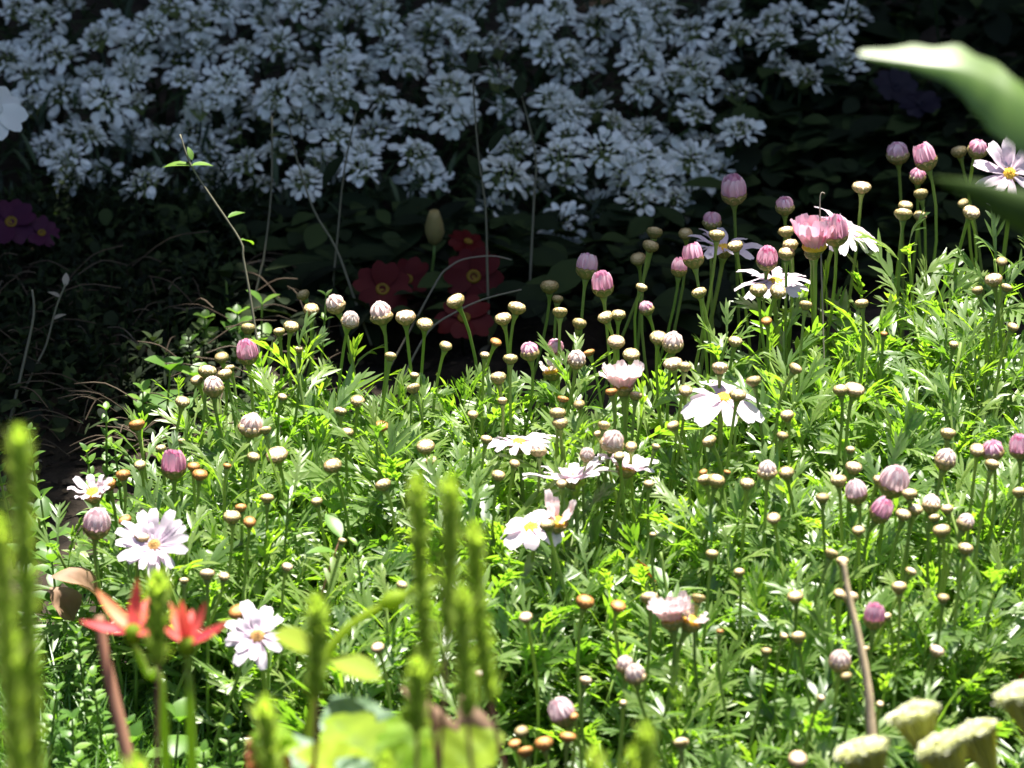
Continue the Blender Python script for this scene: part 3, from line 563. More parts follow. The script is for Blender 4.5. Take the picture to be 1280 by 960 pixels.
for i, (px, py) in enumerate(tl):
    c = on(px, py, *TUFT) + ray(px, py) * random.uniform(-.02, .035); nr = unit((random.gauss(0, .36), -.16 + random.gauss(0, .3), .95))
    root = np.array([c[0] + random.gauss(0, .01), c[1] + random.uniform(.0, .04), 0.0]); pm_, cm_ = random.choice(TH)
    t = thing('candytuft_head', TLM.get((int(px), int(py)), tlab[i]), 'flower head', root, 'white candytuft flower heads')
    s = random.uniform(.74, 1.14); F = frame(nr, random.uniform(0, 6.28))
    part('stalk', stalk_mesh(c - nr * .012 * s, nr, root, root, .0010, .0013, 'tuftleaf', 6, 1), t)
    part('petals', pm_, t, c - root, F, s); part('centre', cm_, t, c - root, F, s)
tf = MB(); NL = blade(.022, .0035, LANCE, .2, .4)
for k in range(4200):
    px = random.uniform(-60, 1010); py = random.uniform(-60, 320)
    if py > 285 - max(0, 200 - px) * .3 + 20 * math.sin(px * .02): continue
    if px > 930 and py > 130: continue
    c = on(px, py, *TUFT) + np.array([0, random.uniform(.0, .05), random.uniform(-.05, -.004)])
    if c[2] < 0: c[2] = random.uniform(0, .02)
    Mx = rotz(random.uniform(0, 6.28)) @ rotx(random.uniform(-.2, 1.2)); tf.add(NL[0] @ Mx.T * random.uniform(.7, 1.3) + c, NL[1], None, random.random())
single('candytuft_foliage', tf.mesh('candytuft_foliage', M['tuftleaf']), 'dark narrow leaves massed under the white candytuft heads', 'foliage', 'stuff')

# ------------------------------------------------------------------ ground cover, litter, grass
def weed_mb(H, pairs, L, W, el0=.5, tuft=True, prof=OVATE):
    st = MB(); lf = MB(); top = np.array([random.uniform(-.12, .12) * H, random.uniform(-.1, .1) * H, H]); P = curve(np.zeros(3), np.array([0, 0, H * .4]), top * .75, top, 7)
    tube(st, P, np.linspace(.0010, .0006, 7), 5)
    for i in range(pairs):
        f = (i + 1) / pairs; p = P[0] + (P[-1] - P[0]) * f; a = i * 1.57 + random.uniform(-.3, .3)
        for s in (0, 1, 2) if tuft else (0, 1):
            l_ = L * (1.1 - .45 * f) * random.uniform(.8, 1.2); V, Q = blade(l_, W * l_ / L, prof, .3, random.uniform(.2, .9))
            lf.add(V @ (rotz(a + s * (2.09 if tuft else math.pi)) @ rotx(el0 + f * .5 + random.uniform(-.25, .25))).T + p, Q, None, random.random())
    return st, lf
und = MB(); OV = blade(.03, .018, OVATE, .2, .5); TR = blade(.016, .012, (.2, .7, 1, 1, .8, .3), .2, .4)
def in_view_ground(px, py): return on(px, py, 0, 0, 0)
for k in range(2600):                                            # dark leaves right of the candytuft and at its foot
    px = random.uniform(900, 1330); py = random.uniform(-40, 360)
    if k % 3 == 0: px = random.uniform(200, 1000); py = random.uniform(255, 400)
    z = random.uniform(.0, .055) if k % 3 else random.uniform(0, .03); c = on(px, py, z, 0, 0.0)
    if k % 3: c = on(px, py, -.14 + random.uniform(-.05, .01), 0, .3); c[2] = max(c[2], .002)
    o, q = (OV if random.random() < .6 else TR); Mx = rotz(random.uniform(0, 6.28)) @ rotx(random.uniform(-.3, .7)) @ roty(random.gauss(0, .3))
    und.add(o @ Mx.T * random.uniform(.5, 1.25) + c, q, None, random.random())
for k in range(1500):                                            # small weeds on the dark soil at left
    px = random.uniform(-30, 330); py = random.uniform(250, 540)
    c = on(px, py, random.uniform(.0, .03), 0, 0); o, q = (TR if random.random() < .5 else NL)
    Mx = rotz(random.uniform(0, 6.28)) @ rotx(random.uniform(-.2, 1.1)); und.add(o @ Mx.T * random.uniform(.35, .8) + c, q, None, random.random())
for k in range(230):
    px = random.uniform(-30, 300); py = random.uniform(270, 540); c = on(px, py, 0, 0, 0); c[2] = 0
    s_, f_ = weed_mb(random.uniform(.015, .05), random.randint(4, 8), random.uniform(.008, .015), random.uniform(.003, .007)); und.merge(f_, rotz(random.random() * 6), c, 1, -.1); und.merge(s_, np.eye(3), c, 1, .1)
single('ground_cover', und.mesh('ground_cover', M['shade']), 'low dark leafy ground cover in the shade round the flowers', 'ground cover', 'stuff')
lit = MB(); FL = blade(.010, .005, OVATE, .1, .5)
for k in range(1300):
    px = random.uniform(-30, 700); py = random.uniform(300, 620)
    c = on(px, py, 0, 0, 0); c[2] = hgt(c[0], c[1]) + .002
    Mx = rotz(random.uniform(0, 6.28)) @ rotx(random.gauss(0, .3)) @ roty(random.gauss(0, .3)); lit.add(FL[0] @ Mx.T * random.uniform(.3, 1.1) + c, FL[1], None, random.random() ** 1.8)
for k in range(230):
    px = random.uniform(-20, 420); py = random.uniform(330, 580); c = on(px, py, random.uniform(.003, .045), 0, 0); a = random.uniform(0, 6.28); L = random.uniform(.01, .05)
    d = np.array([math.cos(a), math.sin(a) * .6, random.uniform(-.1, .5)]) * L
    tube(lit, smooth_path([c, c + d * .5 + (0, 0, L * .15), c + d], 3), .00045, 4, False, tint=.5 + .4 * random.random())
single('leaf_litter', lit.mesh('leaf_litter', M['litter']), 'scattered dry leaf bits and twigs on the dark soil', 'leaf litter', 'stuff')
gr = MB(); GB = [blade(L, .0011, (.7, 1, .8, .1), .2, d) for L, d in ((.03, .5), (.042, .8), (.022, .3))]
for k in range(5200):
    px = random.uniform(-30, 330); py = random.uniform(720, 1010)
    if px > 60 + (py - 700) * 1.1 and random.random() < .75: continue
    c = on(px, py, 0.012, 0, 0); c[2] = hgt(c[0], c[1])
    V, Q = random.choice(GB); Mx = rotz(random.uniform(0, 6.28)) @ rotx(random.uniform(.4, 1.5)); gr.add(V @ Mx.T * random.uniform(.7, 1.25) + c, Q, None, random.random())
single('fine_grass', gr.mesh('fine_grass', M['grass']), 'short fine mossy grass at the lower left of the bush', 'grass', 'stuff')

# ------------------------------------------------------------------ small weeds with leaf pairs
def weed(px, py, dz, H, pairs, L, W, label, cat='weed', plane=None, name='leafy_weed', el0=.4, tuft=True, prof=OVATE, mat='weed', grp='small leafy weeds round the bush'):
    """Top of the weed at pixel px, py, standing on the ground H below."""
    r_ = ray(px, py); t = (H - CAM[2]) / r_[2]; c = CAM + r_ * t; root = np.array([c[0], c[1], 0.0])
    s, f = weed_mb(H, pairs, L, W, el0, tuft, prof); o = thing(name, label, cat, root, grp)
    part('stem', s.mesh('stem', M['stalk']), o); part('foliage', f.mesh('foliage', M[mat]), o); return o
weed(130, 515, 0, .075, 9, .011, .006, 'bright small-leaved weed standing against dark soil at the left of the bush')
weed(118, 560, 0, .06, 7, .011, .006, 'shorter light green weed just below the bright weed at left')
weed(45, 535, 0, .08, 9, .011, .006, 'light green weed rising behind the leftmost blurred spike')
weed(12, 575, 0, .07, 8, .012, .007, 'weed with small leaves at the left picture edge')
weed(150, 560, 0, .05, 6, .012, .007, 'low weed tucked between bright weed and brown bud')
weed(60, 628, 0, .05, 4, .019, .013, 'weed with round pale leaves right of the leftmost spike', tuft=False)
weed(28, 650, 0, .05, 4, .019, .014, 'round-leaved weed behind the leftmost spike', tuft=False)
weed(70, 700, 0, .045, 5, .017, .011, 'broad-leaved weed above the curled dead leaf', tuft=False)
weed(105, 785, 0, .07, 14, .009, .0045, 'upright dense weed left of the red star flowers')
weed(125, 850, 0, .05, 9, .011, .006, 'weed with star-like leaf pairs left of the reddish stalk')
weed(150, 905, 0, .04, 6, .011, .007, 'low star-leaved weed at the foot of the reddish stalk')
weed(40, 760, 0, .06, 8, .011, .006, 'small weed behind the blurred spikes at lower left')
weed(90, 900, 0, .04, 6, .012, .007, 'small weed in the grass at lower left')
weed(345, 620, 0, .115, 16, .009, .004, 'narrow upright weed in the left half of the bush')
weed(462, 690, 0, .11, 15, .010, .004, 'upright star-leaved weed left of the green spike trio')
weed(622, 705, 0, .105, 12, .012, .004, 'bright star-topped weed right of the green spike trio')
weed(880, 765, 0, .10, 12, .011, .004, 'pale star-leaved weed right of the half-closed pink flower')
weed(330, 880, 0, .06, 10, .011, .006, 'light green weed below the brown-centred daisy')
weed(290, 905, 0, .055, 9, .011, .006, 'light green weed left of the lower blurred spike tip')
weed(562, 862, 0, .07, 9, .012, .006, 'light weed right of the grey dead leaf')
weed(395, 372, 0, .10, 6, .009, .004, 'bright fine-leaved shoot behind the first row of buds at left')
weed(215, 905, 0, .045, 2, .022, .018, 'clover with broad round leaves below the red star flowers', tuft=True)
weed(175, 930, 0, .04, 2, .02, .016, 'round-leaved clover beside the reddish stalk foot')
weed(255, 940, 0, .04, 6, .011, .007, 'small weed at the bottom below the red star flowers')
weed(205, 460, 0, .055, 2, .026, .024, 'bright yellow-green clover leaves lit at the edge of the shade', name='clover', el0=.1)
weed(238, 470, 0, .05, 2, .022, .02, 'single bright clover leaf right of the larger bright clover', name='clover', el0=.1)
weed(255, 400, 0, .035, 5, .013, .010, 'low leafy weed in half shade above the bright clover')
weed(240, 430, 0, .03, 4, .014, .011, 'small shaded weed just above the bright clover')
weed(296, 396, 0, .04, 5, .016, .011, 'lit leafy weed at the shade edge left of the deep pink bud')
weed(178, 490, 0, .045, 6, .015, .010, 'lit leafy weed below the bright clover')
weed(285, 350, 0, .04, 3, .022, .015, 'shaded broad-leaved weed between thin stems at left', mat='shade', tuft=False)
weed(325, 382, 0, .05, 2, .018, .011, 'pair of lit leaves at the foot of the forked weed stem', tuft=False)
weed(100, 950, 0, .03, 5, .012, .008, 'small pale weed on the bottom edge at left')
weed(60, 860, 0, .05, 7, .012, .006, 'weed between blurred spikes and grass, lower left')

# ------------------------------------------------------------------ thin weed stems in the shade
def stem_weed(pts, d, label, leaves=(), r=.0008, mat='twig', name='weed_stem', cat='weed stem', ground=True, lmat='weed'):
    P = [at(px, py, d) for px, py in pts]
    if ground and P[-1][2] > .004:
        a = P[-1]; d_ = a - P[-2]; d_ = d_ / max(-d_[2], np.linalg.norm(d_) * .5); d_[:2] = np.clip(d_[:2], -.6, .6); P.append(a + d_ * a[2] * .5); e_ = a + d_ * a[2]; e_[2] = 0; P.append(e_)
    root = P[-1].copy(); Q = smooth_path(P, 4); mb = MB(); tube(mb, Q, np.linspace(r * .7, r * 1.15, len(Q)), 5, tint=.6)
    o = thing(name, label, cat, root, 'thin weed stems in the shade'); part('stem', mb.mesh('stem', M[mat], root), o)
    for (px, py, L, a, el) in leaves:
        V, Q = blade(L, L * .45, OVATE, .25, .5); lb = MB(); lb.add(V, Q, None, .6)
        part('leaf', lb.mesh('leaf', M[lmat]), o, at(px, py, d) - root, rotz(a) @ rotx(el))
    return o
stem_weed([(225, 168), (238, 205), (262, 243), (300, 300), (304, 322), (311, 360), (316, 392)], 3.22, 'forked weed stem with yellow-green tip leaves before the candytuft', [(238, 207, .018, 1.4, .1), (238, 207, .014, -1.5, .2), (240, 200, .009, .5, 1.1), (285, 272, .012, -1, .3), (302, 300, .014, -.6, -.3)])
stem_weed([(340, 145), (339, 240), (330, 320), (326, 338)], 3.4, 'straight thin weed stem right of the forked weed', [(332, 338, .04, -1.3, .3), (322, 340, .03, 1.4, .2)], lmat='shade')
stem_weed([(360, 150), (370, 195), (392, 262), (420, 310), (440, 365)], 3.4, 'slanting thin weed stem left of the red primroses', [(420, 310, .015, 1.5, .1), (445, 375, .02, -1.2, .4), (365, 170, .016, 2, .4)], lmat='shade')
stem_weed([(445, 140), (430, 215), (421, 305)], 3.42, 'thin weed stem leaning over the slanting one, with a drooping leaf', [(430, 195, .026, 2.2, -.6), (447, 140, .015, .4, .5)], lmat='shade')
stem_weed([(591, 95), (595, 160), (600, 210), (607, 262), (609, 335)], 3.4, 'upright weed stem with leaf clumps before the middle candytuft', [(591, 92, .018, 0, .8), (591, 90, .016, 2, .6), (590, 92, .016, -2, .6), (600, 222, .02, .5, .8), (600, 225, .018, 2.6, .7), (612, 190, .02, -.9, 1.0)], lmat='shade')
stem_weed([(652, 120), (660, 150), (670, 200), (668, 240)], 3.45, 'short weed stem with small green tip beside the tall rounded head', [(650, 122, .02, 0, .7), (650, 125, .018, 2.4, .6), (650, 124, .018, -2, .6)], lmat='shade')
stem_weed([(40, 362), (42, 395), (28, 460), (14, 520), (2, 580)], 3.28, 'pale dry weed stem leaning left over the dark soil', [], .0011)
stem_weed([(82, 355), (70, 385), (58, 430), (46, 455)], 3.3, 'short dry branching weed beside the leaning pale stem', [(75, 372, .01, 1, .4), (66, 400, .01, -1, .4), (82, 358, .01, 0, .9)], .0008, lmat='dry')
stem_weed([(652, 362), (605, 374), (570, 390), (535, 415)], 3.28, 'pale dry grass blade curving in front of the lower primrose', [], .0007, 'dry', 'dry_grass_blade', 'grass blade')
stem_weed([(640, 325), (615, 320), (580, 324), (560, 335), (547, 350)], 3.36, 'pale dry grass blade arching over the red primrose', [], .0006, 'dry', 'dry_grass_blade', 'grass blade')
stem_weed([(1031, 242), (1027, 241), (1025, 250), (1025, 275), (1026, 310)], 3.1, 'pale hooked hair-thin stem sticking up above the drooping daisy', [], .0005, 'dry', 'dry_grass_blade', 'grass blade')
stem_weed([(1212, 688), (1205, 708), (1160, 738), (1140, 757), (1120, 775), (1100, 800)], 2.9, 'thin grey curved twig right of the brown dry stalk', [], .0008, 'dry', 'dry_twig', 'twig')
stem_weed([(426, 672), (414, 705), (402, 745), (396, 800)], 2.9, 'thin reddish weed stem in the bush above the lime leaves', [(426, 672, .02, .5, .6), (420, 690, .018, 2, .4)], .0008, 'reddishstalk')
stem_weed([(930, 62), (1000, 55), (1050, 30), (1060, 5)], 3.6, 'arching dark green stem at the right end of the candytuft', [(960, 62, .02, -1, .3)], .0009, 'tuftleaf', lmat='shade')

stem_weed([(770, 842), (800, 858), (830, 880), (862, 905), (905, 940)], 2.86, 'bare yellowish green branch slanting down right at the bottom of the bush', [(800, 858, .02, 1.2, .5), (832, 880, .018, -.6, .6)], .0013, 'stalk', 'green_branch', 'branch')
stem_weed([(1012, 745), (1000, 800), (985, 840), (965, 880)], 2.88, 'bare green branch slanting down left beneath the buds beside the dry stalk', [(1000, 800, .02, 1.2, .5)], .0012, 'stalk', 'green_branch', 'branch')
stem_weed([(826, 690), (834, 740), (850, 790), (875, 850)], 2.88, 'bare green branch crossing in front of the half-closed pink flower', [(834, 735, .02, .6, .6), (850, 790, .02, -1, .6)], .0012, 'stalk', 'green_branch', 'branch')
# ------------------------------------------------------------------ primroses and shaded flowers
def flat_flower(px, py, d, size, nr, mat, eye, label, npet=5, name='primrose', cat='primrose', grp='red primroses in the shade', notch=True):
    c = at(px, py, d); nr = unit(nr); F = frame(nr, random.uniform(0, 6)); root = np.array([c[0], c[1] + .015, 0.0]); o = thing(name, label, cat, root, grp)
    part('stalk', stalk_mesh(c, nr, root, root, .001, .0013, 'shade', 6, 1), o)
    V, Q = blade(size, size * .92, (.25, .6, .9, 1.05, 1.0, .7), .15, .25, 4); V = V.copy(); V[-3, 1] -= size * .1; pm_ = MB(); pm_.add(V, Q, None, .5); pm_ = pm_.mesh('petal', M[mat])
    for k in range(npet):
        part('petal', pm_, o, c - root, F @ rotz(2 * math.pi * k / npet) @ rotx(R(10 + random.uniform(-12, 12))), random.uniform(.9, 1.08))
    ey = MB(); lathe(ey, [(size * .22, .0002), (size * .24, .0012), (size * .17, .002), (size * .11, .0004), (size * .01, .0002)], 12); part('eye', ey.mesh('eye', M[eye]), o, c - root, F)
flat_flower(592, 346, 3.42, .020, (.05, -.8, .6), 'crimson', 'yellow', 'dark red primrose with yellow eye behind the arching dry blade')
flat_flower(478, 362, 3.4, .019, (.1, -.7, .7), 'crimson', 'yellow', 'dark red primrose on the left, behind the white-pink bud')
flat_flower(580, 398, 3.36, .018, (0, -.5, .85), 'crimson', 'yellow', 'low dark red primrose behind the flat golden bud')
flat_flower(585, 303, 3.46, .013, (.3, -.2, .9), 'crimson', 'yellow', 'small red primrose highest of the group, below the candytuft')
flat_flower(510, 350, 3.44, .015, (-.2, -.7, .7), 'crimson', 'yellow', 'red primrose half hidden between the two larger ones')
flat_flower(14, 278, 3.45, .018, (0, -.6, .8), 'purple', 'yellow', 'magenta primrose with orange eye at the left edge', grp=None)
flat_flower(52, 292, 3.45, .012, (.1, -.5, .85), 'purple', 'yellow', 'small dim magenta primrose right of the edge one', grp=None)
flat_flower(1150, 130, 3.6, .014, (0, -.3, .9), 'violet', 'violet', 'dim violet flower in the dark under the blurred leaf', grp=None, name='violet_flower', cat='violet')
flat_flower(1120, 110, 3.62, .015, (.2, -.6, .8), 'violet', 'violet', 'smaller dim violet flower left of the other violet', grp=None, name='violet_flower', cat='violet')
flat_flower(-6, 136, 3.4, .020, (.4, -.6, .7), 'tuft', 'tuft', 'white round-petalled flower cut by the left picture edge', grp=None, name='white_flower', cat='flower')
def big_leaf(px, py, d, L, W, az, el, mat, label, name='primrose_leaf_clump', droop=.6, n_=1, cat='leaves', spread=1.2):
    c = at(px, py, d); root = np.array([c[0], c[1], 0.0]); o = thing(name, label, cat, root)
    for k in range(n_):
        mb = MB(); V, Q = blade(L * random.uniform(.85, 1.1), W, (.12, .4, .75, .95, 1, .92, .7, .08), .22, droop, 6)
        V = V.copy(); V[:, 2] += .0012 * np.sin(V[:, 1] / L * 45) * np.abs(V[:, 0]) / W * 2
        mb.add(V, Q, None, np.clip(.55 - .25 * (np.abs(V[:, 0]) < W * .02) + .1 * np.sin(V[:, 1] / L * 45), 0, 1)); a = az + (k - (n_ - 1) / 2) * spread
        st = MB(); bp_ = c - root - np.array([0, 0, 0]); tube(st, curve(np.zeros(3), bp_ * .4, bp_ * .8, bp_, 5), .0014, 5)
        ls = part('leaf_stalk', st.mesh('leaf_stalk', M['stalk' if mat != 'shade' else 'shade']), o); part('leaf', mb.mesh('leaf', M[mat]), ls, c - root, rotz(a) @ rotx(el))
    return o
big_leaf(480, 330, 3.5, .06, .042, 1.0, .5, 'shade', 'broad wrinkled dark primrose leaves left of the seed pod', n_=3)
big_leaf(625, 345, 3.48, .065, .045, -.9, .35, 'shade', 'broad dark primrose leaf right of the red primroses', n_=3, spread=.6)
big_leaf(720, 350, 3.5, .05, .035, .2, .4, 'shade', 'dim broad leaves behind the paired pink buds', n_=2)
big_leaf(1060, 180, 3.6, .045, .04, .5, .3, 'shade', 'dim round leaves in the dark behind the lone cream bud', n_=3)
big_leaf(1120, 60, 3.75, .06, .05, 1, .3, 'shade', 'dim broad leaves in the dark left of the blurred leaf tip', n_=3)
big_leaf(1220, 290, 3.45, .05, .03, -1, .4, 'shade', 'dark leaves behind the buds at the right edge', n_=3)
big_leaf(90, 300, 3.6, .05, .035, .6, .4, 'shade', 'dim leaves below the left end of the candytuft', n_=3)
c = at(543, 285, 3.45); root = np.array([c[0], c[1], 0.0]); o = thing('seed_pod', 'pale green ribbed seed pod standing above the red primroses', 'seed pod', root)
mb = MB(); lathe(mb, [(.001, 0), (.0045, .003), (.0062, .009), (.006, .014), (.0046, .02), (.003, .024), (.0005, .0225)], 15, wob=.07); part('pod', mb.mesh('pod', M['dull']), o, c - root - np.array([0, 0, .012]))
part('stalk', stalk_mesh(c - np.array([0, 0, .012]), (0, 0, 1), root, root, .001, .0012, 'stalk', 6, 1), o)

def to_ground(P):
    a = P[-1]; d_ = a - P[-2]; d_ = d_ / max(-d_[2], 1e-6); d_[:2] = np.clip(d_[:2], -.5, .5)
    return list(P) + [a + d_ * a[2] * .5, a + d_ * a[2]]
# ------------------------------------------------------------------ blurred plants nearest the camera
def spike(px, py, d, label, r=.0044, vis=.16, tip=1.0):
    r = r * 1.38
    c = at(px, py, d); root = np.array([c[0] + random.gauss(0, .03), c[1] + random.gauss(0, .02), 0.0]); lf = MB(); st = MB()
    P = curve(root, root + (0, 0, c[2] * .35), c - (0, 0, c[2] * .35), c, 14); tube(st, P - root, np.linspace(.0016, .0009, 14), 6, tint=.3)
    k = 0; z = c[2]
    while z > c[2] - vis:
        f = (c[2] - z) / vis; t = z / c[2]
        p = np.array([np.interp(z, P[:, 2], P[:, 0]), np.interp(z, P[:, 2], P[:, 1]), z]) - root; env = min(1, .35 + (c[2] - z) / .012)
        for s in range(7):
            a = k * .4 + s * math.pi / 3.5 + random.gauss(0, .1); L = r * 1.75 * env * random.uniform(.8, 1.2); V, Q = blade(L, r * .34, LANCE, .3, -.5)
            lf.add(V @ (rotz(a) @ rotx(R(46 + 20 * (1 - env)) + random.gauss(0, .12))).T + p, Q, None, np.clip(0.8 - .3 * f + random.gauss(0, .08), 0, 1))
        k += 1; z -= .0024
    o = thing('green_spike', label, 'plant spike', root, 'blurred green spikes near the camera'); part('stem', st.mesh('stem', M['reddishstalk']), o); part('foliage', lf.mesh('foliage', M['spike']), o)
D = 2.2
spike(522, 600, D, 'left spike of the tall blurred green trio', vis=.10); spike(563, 602, D - .03, 'middle spike of the tall blurred green trio', vis=.075)
spike(592, 660, D + .03, 'right spike of the tall blurred green trio', vis=.085); spike(577, 738, D - .06, 'shorter blurred spike in front of the tall trio', vis=.06)
spike(521, 830, D, 'short thick blurred spike tip at the foot of the trio', .005, .035); spike(396, 752, D + .05, 'blurred spike tip behind the lime bud stem', .0048, .05)
spike(331, 880, D, 'blurred spike tip low, left of the lime leaves', .005, .08); spike(24, 540, 2.0, 'tall blurred spike second from the left edge', .0044, .2)
spike(-2, 650, 1.95, 'blurred spike cut by the left edge', .0042, .16); spike(20, 800, 2.05, 'lower blurred spike in front of the left pair', .005, .09)
spike(745, 938, D, 'left tip of three blurred spike tips at the bottom', .004, .05); spike(790, 940, D, 'middle tip of three blurred spike tips at the bottom', .004, .05); spike(808, 908, D, 'highest tip of three blurred spike tips at the bottom', .004, .06)
spike(482, 948, D, 'blurred spike tip on the bottom edge before the lime leaves', .005, .05); spike(196, 722, 2.3, 'blurred green spike growing between the red star flowers', .0052, .045)
spike(170, 952, D, 'blurred rounded spike tip on the bottom edge below the reddish stalk', .005, .04)

def star_flower(px, py, d, label, tips, stem_to, smat):
    c = at(px, py, d); root = at(*stem_to, d + .01); root = np.array([root[0], root[1] + .03, 0.0]); o = thing('red_star_flower', label, 'flower', root, 'red star flowers')
    dirs = []
    for i, (tx, ty, dd, tn) in enumerate(tips):
        e_ = at(tx, ty, d + dd); v = e_ - c; L = np.linalg.norm(v); y = v / L; z = unit(np.array([0, -.35, 1]) - y * np.dot(y, [0, -.35, 1])); x = np.cross(y, z)
        V, Q = blade(L, min(.0066, L * .26), (.6, .95, 1, .85, .55, .06), .35, .0, 4); V = V.copy(); V[:, 2] += L * .08 * np.sin(V[:, 1] / L * math.pi) * -1
        mb = MB(); mb.add(V, Q, None, np.clip(tn + .3 * (V[:, 1] / L - .5), 0, 1)); part('petal', mb.mesh('petal', M['red']), o, c - root, np.stack([x, y, z], 1))
    mb = MB(); lathe(mb, [(.001, -.007), (.0035, -.005), (.0045, -.001), (.003, .002), (.0003, .003)], 10, tint=(.2, .3, .5, .6, .7)); part('calyx', mb.mesh('calyx', M['lime']), o, c - root)
    P = smooth_path([at(px, py, d) - (0, 0, .006), at(px + (stem_to[0] - px) * .5, py + (stem_to[1] - py) * .5, d + .005), at(*stem_to, d + .01), root]); mb = MB(); tube(mb, P - root, np.linspace(.0016, .0024, len(P)), 7)
    part('stalk', mb.mesh('stalk', M[smat]), o)
star_flower(166, 788, 2.38, 'left red star flower with an orange upright petal, growing beside the green spike', [(100, 776, .0, .1), (121, 737, .01, .95), (172, 722, .0, .5), (205, 792, -.01, .35), (186, 745, .03, .3), (140, 760, .04, .4)], (205, 900), 'spike')
star_flower(234, 803, 2.36, 'right red star flower with five pointed petals above a dark green stem', [(212, 752, .01, .6), (226, 750, -.01, .5), (257, 752, .0, .3), (287, 775, -.01, .1), (196, 776, .0, .45), (240, 762, .03, .2)], (238, 900), 'spike')
P = [at(124, 770, 2.42), at(130, 815, 2.42), at(142, 870, 2.42), at(158, 940, 2.42)]; P = to_ground(P); root = P[-1].copy(); P = smooth_path(P)
o = thing('reddish_stalk', 'blurred reddish brown bare stalk rising under the left red flower', 'stalk', root); mb = MB(); tube(mb, P - root, np.linspace(.0022, .0036, len(P)), 8); part('stem', mb.mesh('stem', M['reddishstalk']), o)
P = [at(1054, 700, 2.62), at(1060, 740, 2.62), at(1074, 800, 2.62), at(1085, 860, 2.62), at(1090, 925, 2.62)]; P = to_ground(P); root = P[-1].copy(); P = smooth_path(P)
o = thing('dry_stalk', 'blurred brown dry bare stalk standing in front of the buds at right', 'stalk', root); mb = MB(); tube(mb, P - root, np.linspace(.0012, .0032, len(P)) * (1 + .06 * np.sin(np.arange(len(P)) * 2.1)), 8); part('stem', mb.mesh('stem', M['deadstalk']), o)

def umbel(px, py, w, d, nr, label, h=.028):
    c = at(px, py, d); nr = unit(nr); F = frame(nr, 1.0); k = PX * d / 3; r = w * k / 2 * .94; root = np.array([c[0], c[1] + .01, 0.0]); o = thing('cream_umbel', label, 'flower head', root, 'cream flat-topped umbels')
    fl = MB(); ry = MB()
    for i in range(230):
        q = math.sqrt((i + .5) / 230) * r; a = i * 2.4; p = np.array([q * math.cos(a), q * math.sin(a), .003 * (1 - (q / r) ** 2) + .0005 * math.sin(q * 900 + a * .7) + random.gauss(0, .0008)]); p[:2] *= random.uniform(.92, 1.1); p[:2] *= 1 + .08 * math.sin(a * 1.0 + 5 * math.sin(a)); s = random.uniform(.0011, .0018)
        for m_ in range(5):
            V, Q = blade(s * 1.2, s, BLUNT, .2, .3); fl.add(V * 1.2 @ (rotz(m_ * 1.257 + i) @ rotx(.35 + random.gauss(0, .3))).T + p, Q, None, random.random() * .6 + .4)
        tube(fl, [p - (0, 0, .002), p + (0, 0, .0003)], (.0007, .0005), 4, tint=.3)
    for i in range(44):
        q = math.sqrt((i + .5) / 44) * r * .97; a = i * 2.4; e_ = np.array([q * math.cos(a), q * math.sin(a), -.0015]); tube(ry, [(e_[0] * .12, e_[1] * .12, -h * .8), (e_[0] * .75, e_[1] * .75, -h * .3), e_], (.0009, .0009, .0012), 5, False, tint=.3 + .5 * random.random())
    part('florets', fl.mesh('florets', M['umbel']), o, c - root, F); part('rays', ry.mesh('rays', M['umbelray']), o, c - root, F)
    part('stalk', stalk_mesh(c - nr * h * .78, nr, root, root, .0022, .0026, 'umbelray', 9, 1.2), o)
umbel(1142, 893, 62, 2.4, (-.3, .32, .9), 'upper cream umbel with yellow rays, tilted, at the lower right'); umbel(1078, 938, 66, 2.4, (-.3, .3, .9), 'lowest left cream umbel beside the foot of the brown dry stalk')
umbel(1178, 932, 64, 2.38, (-.4, .3, .86), 'cream umbel in the middle of the lower right cluster'); umbel(1218, 916, 58, 2.42, (-.4, .32, .86), 'cream umbel behind the middle one, right of the upper one'); umbel(1278, 868, 64, 2.4, (-.22, .3, .93), 'cream umbel cut by the right edge')

# lime bud stem
d = 2.38; P = smooth_path([at(515, 737, d), at(489, 752, d), at(455, 770, d), at(425, 795, d), at(405, 828, d), at(390, 890, d), at(382, 960, d)]); root = P[-1].copy(); root[2] = 0; root[1] += .03; P = np.vstack([P, root])
o = thing('lime_bud_stem', 'arching lime green stem with an oval bud and two oval leaves', 'bud stem', root); mb = MB(); tube(mb, P - root, np.linspace(.0012, .0030, len(P)), 7, tint=.6); part('stem', mb.mesh('stem', M['limebright']), o)
b0 = at(474, 758, d); b1 = at(508, 743, d); mb = MB(); L = np.linalg.norm(b1 - b0); lathe(mb, [(.0008, 0), (.0034, L * .2), (.0046, L * .5), (.0036, L * .8), (.0012, L), (.0002, L * 1.02)], 10); part('bud', mb.mesh('bud', M['limebright']), o, b0 - root, frame(b1 - b0))
b0 = at(508, 743, d); b1 = at(527, 730, d); mb = MB(); L = np.linalg.norm(b1 - b0); lathe(mb, [(.0008, 0), (.002, L * .3), (.0022, L * .7), (.0003, L)], 8); part('bud', mb.mesh('bud', M['limebright']), o, b0 - root, frame(b1 - b0))
for (x0, y0, x1, y1, wd) in ((401, 815, 346, 788, .015), (412, 823, 476, 842, .014)):
    a0 = at(x0, y0, d); a1 = at(x1, y1, d - .01); y = unit(a1 - a0); z = unit(np.array([0, -.3, .95]) - y * np.dot(y, [0, -.3, .95])); mb = MB(); L = np.linalg.norm(a1 - a0)
    V, Q = blade(L, wd, (.2, .7, 1, 1, .8, .1), .2, .3, 4); mb.add(V, Q, None, .75); part('leaf', mb.mesh('leaf', M['limebright']), o, a0 - root, np.stack([np.cross(y, z), y, z], 1))
